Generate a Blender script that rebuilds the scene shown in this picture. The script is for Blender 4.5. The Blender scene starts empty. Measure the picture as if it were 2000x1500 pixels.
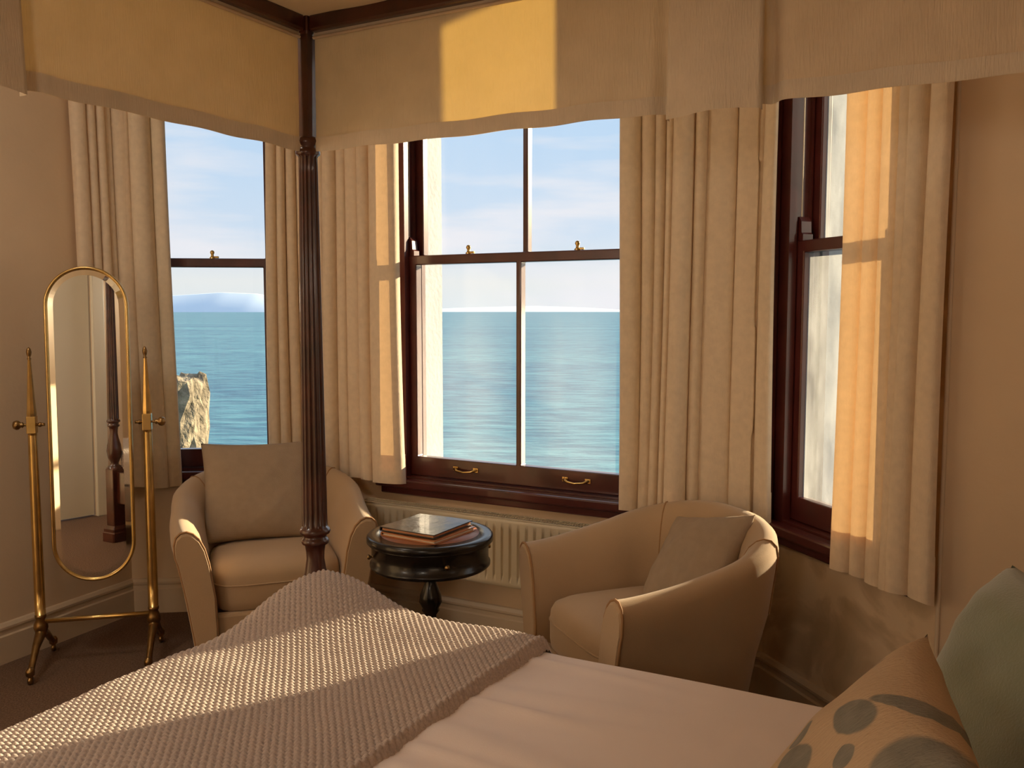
import bpy, math, random
import numpy as np
from mathutils import Vector, Matrix
random.seed(7)
RNG = np.random.default_rng(7)
SC = bpy.context.scene
COL = SC.collection

# ------------------------------------------------------------------ camera
CAM_H = 1.35
PITCH = math.atan(145 / 1750)
cam_d = bpy.data.cameras.new('camera')
cam_d.sensor_width = 36.0
cam_d.lens = 36.0 * 1750 / 2000
cam_d.clip_start = 0.02
cam_d.clip_end = 60000
cam = bpy.data.objects.new('camera', cam_d)
COL.objects.link(cam)
cam.location = (0, 0, CAM_H)
cam.rotation_euler = (math.pi / 2 - PITCH, 0, 0)
SC.camera = cam

# ------------------------------------------------------------------ light
SUN_HEADING, SUN_ELEV = 34.0, 15.0
SUN_STRENGTH = 15.0
SKY_STRENGTH = 1.0
SC.view_settings.view_transform = 'Standard'
SC.view_settings.look = 'None'
SC.view_settings.gamma = 1.0
SC.view_settings.use_curve_mapping = False
SC.view_settings.exposure = 0.0
try:
    SC.cycles.max_bounces = 14
    SC.cycles.diffuse_bounces = 8
    SC.cycles.glossy_bounces = 5
    SC.cycles.transmission_bounces = 8
    SC.cycles.transparent_max_bounces = 16
    SC.cycles.caustics_reflective = False
    SC.cycles.caustics_refractive = False
    SC.cycles.sample_clamp_indirect = 6.0
except Exception:
    pass

def N(nt, kind, **kw):
    n = nt.nodes.new(kind)
    for k, v in kw.items():
        setattr(n, k, v)
    return n

def build_world():
    w = bpy.data.worlds.new('coastal_sky')
    SC.world = w
    w.use_nodes = True
    nt = w.node_tree
    nt.nodes.clear()
    L = nt.links.new
    tc = N(nt, 'ShaderNodeTexCoord')
    sep = N(nt, 'ShaderNodeSeparateXYZ')
    L(tc.outputs['Generated'], sep.inputs[0])
    ramp = N(nt, 'ShaderNodeValToRGB')
    cr = ramp.color_ramp
    cr.elements[0].position = 0.0
    cr.elements[0].color = (0.80, 0.86, 0.90, 1)
    cr.elements[1].position = 1.0
    cr.elements[1].color = (0.26, 0.48, 0.82, 1)
    for p, c in ((0.03, (0.86, 0.88, 0.88, 1)), (0.08, (0.66, 0.78, 0.93, 1)), (0.25, (0.46, 0.69, 0.96, 1))):
        e = cr.elements.new(p)
        e.color = c
    L(sep.outputs['Z'], ramp.inputs[0])
    mp = N(nt, 'ShaderNodeMapping')
    mp.inputs['Scale'].default_value = (1.8, 1.8, 12.0)
    mp.inputs['Location'].default_value = (0.3, 1.7, 0.4)
    L(tc.outputs['Generated'], mp.inputs[0])
    no = N(nt, 'ShaderNodeTexNoise')
    no.inputs['Scale'].default_value = 1.6
    no.inputs['Detail'].default_value = 6.0
    no.inputs['Roughness'].default_value = 0.5
    L(mp.outputs[0], no.inputs['Vector'])
    cl = N(nt, 'ShaderNodeValToRGB')
    cl.color_ramp.elements[0].position = 0.42
    cl.color_ramp.elements[1].position = 0.60
    L(no.outputs[0], cl.inputs[0])
    mix = N(nt, 'ShaderNodeMix', data_type='RGBA')
    L(cl.outputs[0], mix.inputs['Factor'])
    L(ramp.outputs[0], mix.inputs['A'])
    mix.inputs['B'].default_value = (0.88, 0.88, 0.94, 1)
    bg = N(nt, 'ShaderNodeBackground')
    bg.inputs['Strength'].default_value = SKY_STRENGTH
    L(mix.outputs['Result'], bg.inputs['Color'])
    out = N(nt, 'ShaderNodeOutputWorld')
    L(bg.outputs[0], out.inputs[0])
build_world()

az, el = math.radians(SUN_HEADING), math.radians(SUN_ELEV)
SUN_DIR = Vector((math.cos(az) * math.cos(el), math.sin(az) * math.cos(el), math.sin(el)))
sd = bpy.data.lights.new('low_sun', 'SUN')
sd.energy = SUN_STRENGTH
sd.angle = math.radians(0.8)
sd.color = (1.0, 0.80, 0.52)
sun = bpy.data.objects.new('low_sun', sd)
COL.objects.link(sun)
sun.rotation_euler = SUN_DIR.to_track_quat('Z', 'Y').to_euler()
sun.location = SUN_DIR * 50

# ------------------------------------------------------------------ materials
MATS = {}

def mat(name, color, rough=0.6, spec=0.3, metal=0.0, noise=None, bump=None, sheen=0.0, coat=0.0, wave=None, transl=None):
    """noise=(scale, amount, detail) colour variation; bump=(scale, strength, dist); wave=(scale_vec, strength) woven relief;
    transl=(factor, colour) light passing through thin cloth"""
    m = bpy.data.materials.new(name)
    m.use_nodes = True
    nt = m.node_tree
    L = nt.links.new
    b = nt.nodes['Principled BSDF']
    b.inputs['Base Color'].default_value = (*color, 1)
    b.inputs['Roughness'].default_value = rough
    b.inputs['Specular IOR Level'].default_value = spec
    b.inputs['Metallic'].default_value = metal
    if sheen:
        b.inputs['Sheen Weight'].default_value = sheen
        b.inputs['Sheen Roughness'].default_value = 0.5
    if coat:
        b.inputs['Coat Weight'].default_value = coat
        b.inputs['Coat Roughness'].default_value = 0.08
    tc = N(nt, 'ShaderNodeTexCoord')
    if noise:
        no = N(nt, 'ShaderNodeTexNoise')
        no.inputs['Scale'].default_value = noise[0]
        no.inputs['Detail'].default_value = noise[2] if len(noise) > 2 else 3
        L(tc.outputs['Object'], no.inputs['Vector'])
        mr = N(nt, 'ShaderNodeMapRange')
        mr.inputs['From Min'].default_value = 0.3
        mr.inputs['From Max'].default_value = 0.7
        mr.inputs['To Min'].default_value = 1 - noise[1]
        mr.inputs['To Max'].default_value = 1 + noise[1]
        L(no.outputs[0], mr.inputs[0])
        vm = N(nt, 'ShaderNodeVectorMath', operation='SCALE')
        vm.inputs[0].default_value = color
        L(mr.outputs[0], vm.inputs['Scale'])
        L(vm.outputs[0], b.inputs['Base Color'])
    height = None
    if bump:
        nb = N(nt, 'ShaderNodeTexNoise')
        nb.inputs['Scale'].default_value = bump[0]
        nb.inputs['Detail'].default_value = 4
        L(tc.outputs['Object'], nb.inputs['Vector'])
        height = nb.outputs[0]
        bs, bd = bump[1], bump[2]
    if wave:
        mp = N(nt, 'ShaderNodeMapping')
        mp.inputs['Scale'].default_value = wave[0]
        L(tc.outputs['Object'], mp.inputs[0])
        nb = N(nt, 'ShaderNodeTexNoise')
        nb.inputs['Scale'].default_value = 1.0
        nb.inputs['Detail'].default_value = 2
        L(mp.outputs[0], nb.inputs['Vector'])
        height = nb.outputs[0]
        bs, bd = wave[1], 0.002
    if height is not None:
        bp = N(nt, 'ShaderNodeBump')
        bp.inputs['Strength'].default_value = bs
        bp.inputs['Distance'].default_value = bd
        L(height, bp.inputs['Height'])
        L(bp.outputs[0], b.inputs['Normal'])
    if transl:
        tr = N(nt, 'ShaderNodeBsdfTranslucent')
        tr.inputs['Color'].default_value = (*transl[1], 1)
        ms = N(nt, 'ShaderNodeMixShader')
        ms.inputs[0].default_value = transl[0]
        out = nt.nodes['Material Output']
        L(b.outputs[0], ms.inputs[1])
        L(tr.outputs[0], ms.inputs[2])
        L(ms.outputs[0], out.inputs['Surface'])
    MATS[name] = m
    return m

mat('wall_paint', (0.74, 0.575, 0.395), 0.75, 0.2, noise=(2.2, 0.06, 4), bump=(60, 0.15, 0.004))
mat('ceiling_paint', (0.82, 0.76, 0.66), 0.8, 0.2)
mat('skirting_paint', (0.62, 0.50, 0.36), 0.4, 0.4)
mat('render_white', (0.43, 0.45, 0.48), 0.8, 0.2, noise=(6, 0.05, 5), bump=(40, 0.3, 0.01))
mat('carpet', (0.18, 0.115, 0.08), 0.95, 0.05, noise=(160, 0.35, 4), bump=(250, 0.8, 0.006))
mat('mahogany_paint', (0.080, 0.017, 0.015), 0.28, 0.5, noise=(9, 0.25, 3), coat=0.3)
mat('mahogany', (0.062, 0.017, 0.010), 0.30, 0.5, noise=(14, 0.4, 5), coat=0.4)
mat('ebony', (0.010, 0.008, 0.007), 0.25, 0.4, coat=0.15)
mat('table_leather', (0.30, 0.105, 0.04), 0.38, 0.5, noise=(30, 0.15, 4), bump=(180, 0.2, 0.002))
mat('brass', (0.64, 0.44, 0.17), 0.26, 0.5, 1.0, noise=(20, 0.15, 3))
mat('old_brass', (0.30, 0.185, 0.075), 0.32, 0.5, 1.0, noise=(30, 0.25, 3))
mat('mirror_silver', (0.90, 0.90, 0.88), 0.0, 0.5, 1.0)
mat('mirror_bevel', (0.86, 0.88, 0.84), 0.03, 0.5, 1.0)
mat('curtain_linen', (0.83, 0.70, 0.53), 0.9, 0.1, noise=(40, 0.06, 3), wave=((500, 500, 60), 0.5), sheen=0.1, transl=(0.12, (0.92, 0.56, 0.25)))
mat('valance_linen', (0.70, 0.61, 0.48), 0.9, 0.1, noise=(12, 0.06, 3), wave=((420, 420, 30), 0.6), transl=(0.14, (0.95, 0.60, 0.14)))
mat('valance_hem', (0.70, 0.61, 0.48), 0.9, 0.1, noise=(12, 0.06, 3), wave=((420, 420, 30), 0.6))
mat('canopy_cloth', (0.72, 0.58, 0.40), 0.9, 0.1, noise=(3, 0.05, 3), transl=(0.1, (0.9, 0.7, 0.4)))
mat('braid', (0.62, 0.50, 0.36), 0.8, 0.1, bump=(300, 0.6, 0.002))
mat('chair_fabric', (0.45, 0.315, 0.19), 0.85, 0.15, noise=(5, 0.05, 4), wave=((700, 700, 500), 0.35), sheen=0.25)
mat('piping', (0.34, 0.19, 0.09), 0.7, 0.2)
mat('cushion_linen', (0.36, 0.275, 0.195), 0.9, 0.1, noise=(30, 0.05, 4), wave=((400, 400, 400), 0.5))
mat('bed_linen', (0.85, 0.745, 0.69), 0.85, 0.15, noise=(4, 0.03, 4), bump=(500, 0.15, 0.002))
mat('throw_wool', (0.47, 0.385, 0.335), 0.95, 0.05, noise=(260, 0.14, 2), sheen=0.2)
mat('green_velvet', (0.215, 0.245, 0.17), 0.8, 0.2, noise=(6, 0.10, 4), bump=(220, 0.4, 0.003), sheen=0.5)
mat('radiator_enamel', (0.72, 0.64, 0.48), 0.35, 0.5)
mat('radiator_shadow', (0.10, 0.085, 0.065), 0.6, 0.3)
mat('folder_black', (0.035, 0.028, 0.028), 0.30, 0.35, bump=(14, 0.5, 0.012), coat=0.12)
mat('folder_tan', (0.50, 0.20, 0.08), 0.3, 0.5, coat=0.3)
mat('paper', (0.80, 0.70, 0.55), 0.7, 0.2)
mat('door_paint', (0.72, 0.68, 0.57), 0.45, 0.4)
mat('stone_rubble', (0.25, 0.21, 0.15), 0.95, 0.1, noise=(9, 0.6, 6), bump=(14, 1.0, 0.06))
mat('cliff_turf', (0.13, 0.16, 0.06), 0.95, 0.1, noise=(1.5, 0.5, 6), bump=(6, 1.0, 0.2))
mat('far_hills', (0.70, 0.82, 0.93), 1.0, 0.0)  # haze of distance put into the pale blue base colour
mat('lamp_shade', (0.85, 0.74, 0.55), 0.8, 0.1, transl=(0.6, (0.95, 0.82, 0.6)))
mat('wood_leg', (0.10, 0.045, 0.02), 0.4, 0.4)

def wall_damp():
    """bay wall paint with flaking, damp-stained patches near the sill"""
    m = mat('damp_wall_paint', (0.62, 0.47, 0.295), 0.78, 0.15)
    nt = m.node_tree
    L = nt.links.new
    b = nt.nodes['Principled BSDF']
    tc = N(nt, 'ShaderNodeTexCoord')
    no = N(nt, 'ShaderNodeTexNoise')
    no.inputs['Scale'].default_value = 5.5
    no.inputs['Detail'].default_value = 7
    no.inputs['Distortion'].default_value = 0.8
    L(tc.outputs['Object'], no.inputs['Vector'])
    rp = N(nt, 'ShaderNodeValToRGB')
    e = rp.color_ramp.elements
    e[0].position, e[0].color = 0.36, (0.55, 0.41, 0.26, 1)
    e[1].position, e[1].color = 0.56, (0.76, 0.59, 0.40, 1)
    k = rp.color_ramp.elements.new(0.47)
    k.color = (0.64, 0.48, 0.31, 1)
    L(no.outputs[0], rp.inputs[0])
    L(rp.outputs[0], b.inputs['Base Color'])
    bp = N(nt, 'ShaderNodeBump')
    bp.inputs['Strength'].default_value = 0.5
    bp.inputs['Distance'].default_value = 0.01
    L(rp.outputs[0], bp.inputs['Height'])
    L(bp.outputs[0], b.inputs['Normal'])
wall_damp()

def glass_mat(name, haze, hazecol=(0.9, 0.9, 0.9), spots=None):
    """thin pane: clear + fresnel gloss + dried salt that scatters light. spots = list of (cx, cz, rx, rz, amount) in pane coordinates"""
    m = bpy.data.materials.new(name)
    m.use_nodes = True
    nt = m.node_tree
    nt.nodes.clear()
    L = nt.links.new
    out = N(nt, 'ShaderNodeOutputMaterial')
    tr = N(nt, 'ShaderNodeBsdfTransparent')
    tr.inputs[0].default_value = (0.97, 0.985, 0.98, 1)
    gl = N(nt, 'ShaderNodeBsdfGlossy')
    gl.inputs['Roughness'].default_value = 0.02
    fr = N(nt, 'ShaderNodeFresnel')
    fr.inputs['IOR'].default_value = 1.45
    m1 = N(nt, 'ShaderNodeMixShader')
    L(fr.outputs[0], m1.inputs[0])
    L(tr.outputs[0], m1.inputs[1])
    L(gl.outputs[0], m1.inputs[2])
    tl = N(nt, 'ShaderNodeBsdfTranslucent')
    tl.inputs[0].default_value = (*hazecol, 1)
    m2 = N(nt, 'ShaderNodeMixShader')
    L(m1.outputs[0], m2.inputs[1])
    L(tl.outputs[0], m2.inputs[2])
    tc = N(nt, 'ShaderNodeTexCoord')
    no = N(nt, 'ShaderNodeTexNoise')
    no.inputs['Scale'].default_value = 7
    no.inputs['Detail'].default_value = 5
    mp = N(nt, 'ShaderNodeMapping')
    mp.inputs['Scale'].default_value = (1.6, 1.0, 0.6)
    L(tc.outputs['Object'], mp.inputs[0])
    L(mp.outputs[0], no.inputs['Vector'])
    mr = N(nt, 'ShaderNodeMapRange')
    mr.inputs['From Min'].default_value = 0.35
    mr.inputs['From Max'].default_value = 0.75
    mr.inputs['To Min'].default_value = haze * 0.6
    mr.inputs['To Max'].default_value = haze * 1.5
    L(no.outputs[0], mr.inputs[0])
    fac = mr.outputs[0]
    for (cx, cz, rx, rz, am) in spots or []:
        mp = N(nt, 'ShaderNodeMapping')
        mp.vector_type = 'POINT'
        mp.inputs['Location'].default_value = (-cx / rx, 0, -cz / rz)
        mp.inputs['Scale'].default_value = (1 / rx, 0, 1 / rz)
        L(tc.outputs['Object'], mp.inputs[0])
        ln = N(nt, 'ShaderNodeVectorMath', operation='LENGTH')
        L(mp.outputs[0], ln.inputs[0])
        q = N(nt, 'ShaderNodeMapRange')
        q.interpolation_type = 'SMOOTHSTEP'
        q.inputs['From Min'].default_value = 1.0
        q.inputs['From Max'].default_value = 0.25
        q.inputs['To Min'].default_value = 0
        q.inputs['To Max'].default_value = am
        L(ln.outputs['Value'], q.inputs[0])
        ad = N(nt, 'ShaderNodeMath', operation='ADD')
        L(fac, ad.inputs[0])
        L(q.outputs[0], ad.inputs[1])
        fac = ad.outputs[0]
    L(fac, m2.inputs[0])
    L(m2.outputs[0], out.inputs['Surface'])
    MATS[name] = m
    return m
glass_mat('glass_clear', 0.008)
glass_mat('glass_salted', 0.008, spots=[(0.0, 0.30, 0.24, 0.45, 0.05), (0.05, 0.02, 0.5, 0.12, 0.03)])
glass_mat('glass_milky', 0.16, (0.90, 0.93, 0.93))

def cushion_print():
    """oatmeal cloth printed with blue-grey seed heads and leaves"""
    m = mat('printed_linen', (0.52, 0.39, 0.26), 0.9, 0.1, wave=((260, 70, 260), 1.0))
    nt = m.node_tree
    L = nt.links.new
    b = nt.nodes['Principled BSDF']
    tc = N(nt, 'ShaderNodeTexCoord')
    base = None
    wob = N(nt, 'ShaderNodeTexNoise')
    wob.inputs['Scale'].default_value = 16
    L(tc.outputs['Object'], wob.inputs['Vector'])
    ws = N(nt, 'ShaderNodeVectorMath', operation='SCALE')
    L(wob.outputs['Color'], ws.inputs[0])
    ws.inputs['Scale'].default_value = 0.018
    wa = N(nt, 'ShaderNodeVectorMath', operation='ADD')
    L(tc.outputs['Object'], wa.inputs[0])
    L(ws.outputs[0], wa.inputs[1])
    shapes = [(-0.005, 0.120, 0.050, 0.027, 20), (-0.087, 0.033, 0.026, 0.022, 10), (0.175, 0.165, 0.085, 0.050, 12),
              (0.040, 0.192, 0.075, 0.013, 36), (-0.150, 0.090, 0.008, 0.075, 0), (0.062, 0.098, 0.018, 0.016, 0),
              (-0.020, 0.020, 0.050, 0.030, 15), (0.100, 0.040, 0.055, 0.045, 0), (-0.120, -0.080, 0.040, 0.040, 0),
              (0.030, -0.100, 0.060, 0.040, 30), (0.150, -0.080, 0.045, 0.045, 0)]
    for (cx, cy, rx, ry, rot) in shapes:
        a = N(nt, 'ShaderNodeVectorMath', operation='SUBTRACT')
        L(wa.outputs[0], a.inputs[0])
        a.inputs[1].default_value = (cx + 0.009, cy + 0.009, 0)
        mp = N(nt, 'ShaderNodeMapping')
        mp.vector_type = 'TEXTURE'
        mp.inputs['Rotation'].default_value = (0, 0, math.radians(rot))
        mp.inputs['Scale'].default_value = (rx, ry, 1000)
        L(a.outputs[0], mp.inputs[0])
        ln = N(nt, 'ShaderNodeVectorMath', operation='LENGTH')
        L(mp.outputs[0], ln.inputs[0])
        q = N(nt, 'ShaderNodeMapRange')
        q.inputs['From Min'].default_value = 1.05
        q.inputs['From Max'].default_value = 0.95
        L(ln.outputs['Value'], q.inputs[0])
        if base is None:
            base = q.outputs[0]
        else:
            mx = N(nt, 'ShaderNodeMath', operation='MAXIMUM')
            L(base, mx.inputs[0])
            L(q.outputs[0], mx.inputs[1])
            base = mx.outputs[0]
    tone = N(nt, 'ShaderNodeTexNoise')
    tone.inputs['Scale'].default_value = 28
    L(tc.outputs['Object'], tone.inputs['Vector'])
    ink = N(nt, 'ShaderNodeMix', data_type='RGBA')
    ink.inputs['A'].default_value = (0.15, 0.145, 0.125, 1)
    ink.inputs['B'].default_value = (0.30, 0.285, 0.24, 1)
    L(tone.outputs[0], ink.inputs['Factor'])
    mix = N(nt, 'ShaderNodeMix', data_type='RGBA')
    L(base, mix.inputs['Factor'])
    mix.inputs['A'].default_value = (0.52, 0.39, 0.26, 1)
    L(ink.outputs['Result'], mix.inputs['B'])
    L(mix.outputs['Result'], b.inputs['Base Color'])
cushion_print()

def sea_mat():
    m = mat('sea_water', (0.06, 0.20, 0.27), 0.35, 0.22)
    nt = m.node_tree
    L = nt.links.new
    b = nt.nodes['Principled BSDF']
    tc = N(nt, 'ShaderNodeTexCoord')
    def layer(scale, detail, loc=0.0):
        mp = N(nt, 'ShaderNodeMapping')
        mp.inputs['Scale'].default_value = scale
        mp.inputs['Location'].default_value = (loc, loc, 0)
        mp.inputs['Rotation'].default_value = (0, 0, math.radians(-8))
        L(tc.outputs['Object'], mp.inputs[0])
        no = N(nt, 'ShaderNodeTexNoise')
        no.inputs['Scale'].default_value = 1
        no.inputs['Detail'].default_value = detail
        no.inputs['Roughness'].default_value = 0.6
        L(mp.outputs[0], no.inputs['Vector'])
        return no.outputs[0]
    w1 = layer((0.07, 0.20, 1), 6)
    big = layer((0.004, 0.012, 1), 3, 40)
    bp = N(nt, 'ShaderNodeBump')
    bp.inputs['Strength'].default_value = 0.8
    bp.inputs['Distance'].default_value = 1.6
    L(w1, bp.inputs['Height'])
    L(bp.outputs[0], b.inputs['Normal'])
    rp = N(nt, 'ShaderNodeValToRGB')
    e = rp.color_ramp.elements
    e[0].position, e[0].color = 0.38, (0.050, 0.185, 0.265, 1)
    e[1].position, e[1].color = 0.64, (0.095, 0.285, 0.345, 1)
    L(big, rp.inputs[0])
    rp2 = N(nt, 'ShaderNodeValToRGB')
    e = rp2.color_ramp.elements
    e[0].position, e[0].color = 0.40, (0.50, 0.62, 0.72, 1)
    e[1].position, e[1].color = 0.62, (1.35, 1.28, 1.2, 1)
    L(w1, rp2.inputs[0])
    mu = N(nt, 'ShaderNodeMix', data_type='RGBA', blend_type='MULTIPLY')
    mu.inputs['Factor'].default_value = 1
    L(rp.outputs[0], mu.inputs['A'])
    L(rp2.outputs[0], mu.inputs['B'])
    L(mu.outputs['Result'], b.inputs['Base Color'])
sea_mat()

# ------------------------------------------------------------------ helpers
def link(o, parent=None):
    COL.objects.link(o)
    if parent is not None:
        o.parent = parent
    return o

def meta(o, label=None, cat=None, group=None, kind=None):
    if label: o['label'] = label
    if cat: o['category'] = cat
    if group: o['group'] = group
    if kind: o['kind'] = kind
    return o

def empty(name, loc=(0, 0, 0), rz=0.0):
    o = bpy.data.objects.new(name, None)
    o.empty_display_size = 0.1
    o.location = loc
    o.rotation_euler = (0, 0, rz)
    COL.objects.link(o)
    return o

def mesh_obj(name, verts, faces, m, parent=None, smooth=False, mats=None, idx=None, auto=None):
    me = bpy.data.meshes.new(name)
    me.from_pydata([tuple(v) for v in verts], [], [tuple(f) for f in faces])
    me.update()
    if mats:
        for k in mats: me.materials.append(MATS[k])
        if idx is not None:
            me.polygons.foreach_set('material_index', idx)
    else:
        me.materials.append(MATS[m])
    if smooth:
        me.polygons.foreach_set('use_smooth', [True] * len(me.polygons))
    o = bpy.data.objects.new(name, me)
    link(o, parent)
    if auto:
        bv = o.modifiers.new('bevel', 'BEVEL')
        bv.width = auto
        bv.segments = 2
        bv.limit_method = 'ANGLE'
        bv.angle_limit = math.radians(40)
    return o

def grid_obj(name, pts, m, parent=None, close_u=False, close_v=False, smooth=True, caps=False):
    """pts: array (nu, nv, 3)"""
    pts = np.asarray(pts, dtype=np.float64)
    nu, nv = pts.shape[:2]
    iu = np.arange(nu if close_u else nu - 1)
    iv = np.arange(nv if close_v else nv - 1)
    a, b = np.meshgrid(iu, iv, indexing='ij')
    a2, b2 = (a + 1) % nu, (b + 1) % nv
    quads = np.stack([a * nv + b, a2 * nv + b, a2 * nv + b2, a * nv + b2], -1).reshape(-1, 4)
    me = bpy.data.meshes.new(name)
    nq = len(quads)
    me.vertices.add(nu * nv)
    me.vertices.foreach_set('co', pts.reshape(-1))
    extra = []
    if caps:
        extra = [list(range(nv))[::-1], [(nu - 1) * nv + j for j in range(nv)]]
    loops = list(quads.reshape(-1)) + [i for f in extra for i in f]
    starts = list(range(0, nq * 4, 4))
    tot = nq * 4
    for f in extra:
        starts.append(tot)
        tot += len(f)
    me.loops.add(len(loops))
    me.loops.foreach_set('vertex_index', np.array(loops, dtype=np.int32))
    me.polygons.add(nq + len(extra))
    me.polygons.foreach_set('loop_start', np.array(starts, dtype=np.int32))
    me.polygons.foreach_set('use_smooth', [smooth] * nq + [False] * len(extra))
    me.update(calc_edges=True)
    me.validate()
    me.materials.append(MATS[m])
    o = bpy.data.objects.new(name, me)
    return link(o, parent)

def box(name, x0, x1, y0, y1, z0, z1, m, parent=None, bevel=0.0):
    v = [(x, y, z) for z in (z0, z1) for y in (y0, y1) for x in (x0, x1)]
    f = [(0, 2, 3, 1), (4, 5, 7, 6), (0, 1, 5, 4), (2, 6, 7, 3), (0, 4, 6, 2), (1, 3, 7, 5)]
    return mesh_obj(name, v, f, m, parent, auto=bevel or None)

def lathe(name, prof, m, parent=None, seg=40, loc=(0, 0, 0), flute=None, axis='z'):
    """prof: [(r, z)], flute: (z0, z1, n, depth)"""
    th = np.linspace(0, 2 * np.pi, seg, endpoint=False)
    pts = np.zeros((len(prof), seg, 3))
    for i, (r, z) in enumerate(prof):
        rr = np.full(seg, r)
        if flute and flute[0] - 1e-6 <= z <= flute[1] + 1e-6:
            rr = r * (1 - flute[3] * np.abs(np.cos(th * flute[2] / 2)) ** 1.5)
        pts[i, :, 0] = rr * np.cos(th)
        pts[i, :, 1] = rr * np.sin(th)
        pts[i, :, 2] = z
    if axis == 'x':
        pts = pts[..., [2, 0, 1]]
    elif axis == 'y':
        pts = pts[..., [1, 2, 0]]
    pts = pts + np.array(loc)
    return grid_obj(name, pts, m, parent, close_v=True, caps=True)

def tube(name, path, r, m, parent=None, seg=8, closed=False, caps=True):
    P = [Vector(p) for p in path]
    n = len(P)
    rs = r if hasattr(r, '__len__') else [r] * n
    pts = np.zeros((n, seg, 3))
    up = None
    for i in range(n):
        if closed:
            t = (P[(i + 1) % n] - P[i - 1]).normalized()
        else:
            t = (P[min(i + 1, n - 1)] - P[max(i - 1, 0)]).normalized()
        if up is None:
            up = Vector((0, 0, 1)) if abs(t.z) < 0.9 else Vector((1, 0, 0))
        a = t.cross(up).normalized()
        up = a.cross(t).normalized()
        for j in range(seg):
            w = 2 * math.pi * j / seg
            q = P[i] + a * math.cos(w) * rs[i] + up * math.sin(w) * rs[i]
            pts[i, j] = q
    return grid_obj(name, pts, m, parent, close_u=closed, close_v=True, caps=caps and not closed)

def cells(name, xs, zs, solid, y0, y1, m, parent=None, back_x=None, bevel=None, mats=None, frontmat=0, othermat=0):
    """one connected slab with holes: xs, zs cut lines, solid(i, j) -> bool"""
    nx, nz = len(xs), len(zs)
    bx = back_x or xs
    V = [(xs[i], y0, zs[j]) for i in range(nx) for j in range(nz)] + [(bx[i], y1, zs[j]) for i in range(nx) for j in range(nz)]
    f_ = lambda i, j: i * nz + j
    b_ = lambda i, j: nx * nz + i * nz + j
    S = lambda i, j: 0 <= i < nx - 1 and 0 <= j < nz - 1 and solid(i, j)
    F, I = [], []
    for i in range(nx - 1):
        for j in range(nz - 1):
            if not S(i, j): continue
            F.append((f_(i, j), f_(i + 1, j), f_(i + 1, j + 1), f_(i, j + 1))); I.append(frontmat)
            F.append((b_(i, j), b_(i, j + 1), b_(i + 1, j + 1), b_(i + 1, j))); I.append(othermat)
            if not S(i - 1, j): F.append((f_(i, j), f_(i, j + 1), b_(i, j + 1), b_(i, j))); I.append(othermat)
            if not S(i + 1, j): F.append((f_(i + 1, j), b_(i + 1, j), b_(i + 1, j + 1), f_(i + 1, j + 1))); I.append(othermat)
            if not S(i, j - 1): F.append((f_(i, j), b_(i, j), b_(i + 1, j), f_(i + 1, j))); I.append(othermat)
            if not S(i, j + 1): F.append((f_(i, j + 1), f_(i + 1, j + 1), b_(i + 1, j + 1), b_(i, j + 1))); I.append(othermat)
    used = sorted({k for f in F for k in f})
    re = {k: n for n, k in enumerate(used)}
    return mesh_obj(name, [V[k] for k in used], [tuple(re[k] for k in f) for f in F], m, parent, mats=mats, idx=I if mats else None, auto=bevel)

def smoothstep(a, b, x):
    t = np.clip((x - a) / (b - a), 0, 1)
    return t * t * (3 - 2 * t)

def wob(x, y, seed, n=6, f0=1.0):
    """smooth pseudo-noise from a few sines"""
    r = np.random.default_rng(seed)
    s = 0
    for k in range(n):
        a = r.uniform(0, 2 * np.pi)
        f = f0 * r.uniform(0.6, 2.2)
        s = s + np.sin((x * np.cos(a) + y * np.sin(a)) * f + r.uniform(0, 6.28)) / n
    return s

# ------------------------------------------------------------------ plan of the room
A = Vector((-1.696, 3.915)); B = Vector((-0.89, 4.0)); C = Vector((0.878, 3.053)); D = Vector((1.1245, 2.308))
BP = Vector((-0.528, 2.36))                       # far foot post of the bed
BU = Vector((0.874, -0.484)).normalized()         # towards the head
BV = Vector((BU.y, -BU.x))                        # towards the near side
HEAD_U, BACK_V = 2.22, 2.62
LWD = Vector((-0.41, -0.912)).normalized()
RWD = Vector((0.888, -0.460)).normalized()
def isect(p, d, q, e):
    den = d.x * e.y - d.y * e.x
    t = ((q.x - p.x) * e.y - (q.y - p.y) * e.x) / den
    return p + d * t
Fc = isect(A, LWD, BP + BV * BACK_V, BU)
G = isect(D, RWD, BP + BU * HEAD_U, BV)
Hc = BP + BU * HEAD_U + BV * BACK_V
CEIL = 2.78
T = 0.40

def off_corner(p_prev, p, p_next, t):
    """outer mitre at p for walls running p_prev -> p -> p_next (room on the right hand side, outside on the left)"""
    d1 = (p - p_prev).normalized(); d2 = (p_next - p).normalized()
    n1 = Vector((-d1.y, d1.x)); n2 = Vector((-d2.y, d2.x))
    return isect(p + n1 * t, d1, p + n2 * t, d2)
LOOP = [Fc, A, B, C, D, G, Hc]

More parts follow.
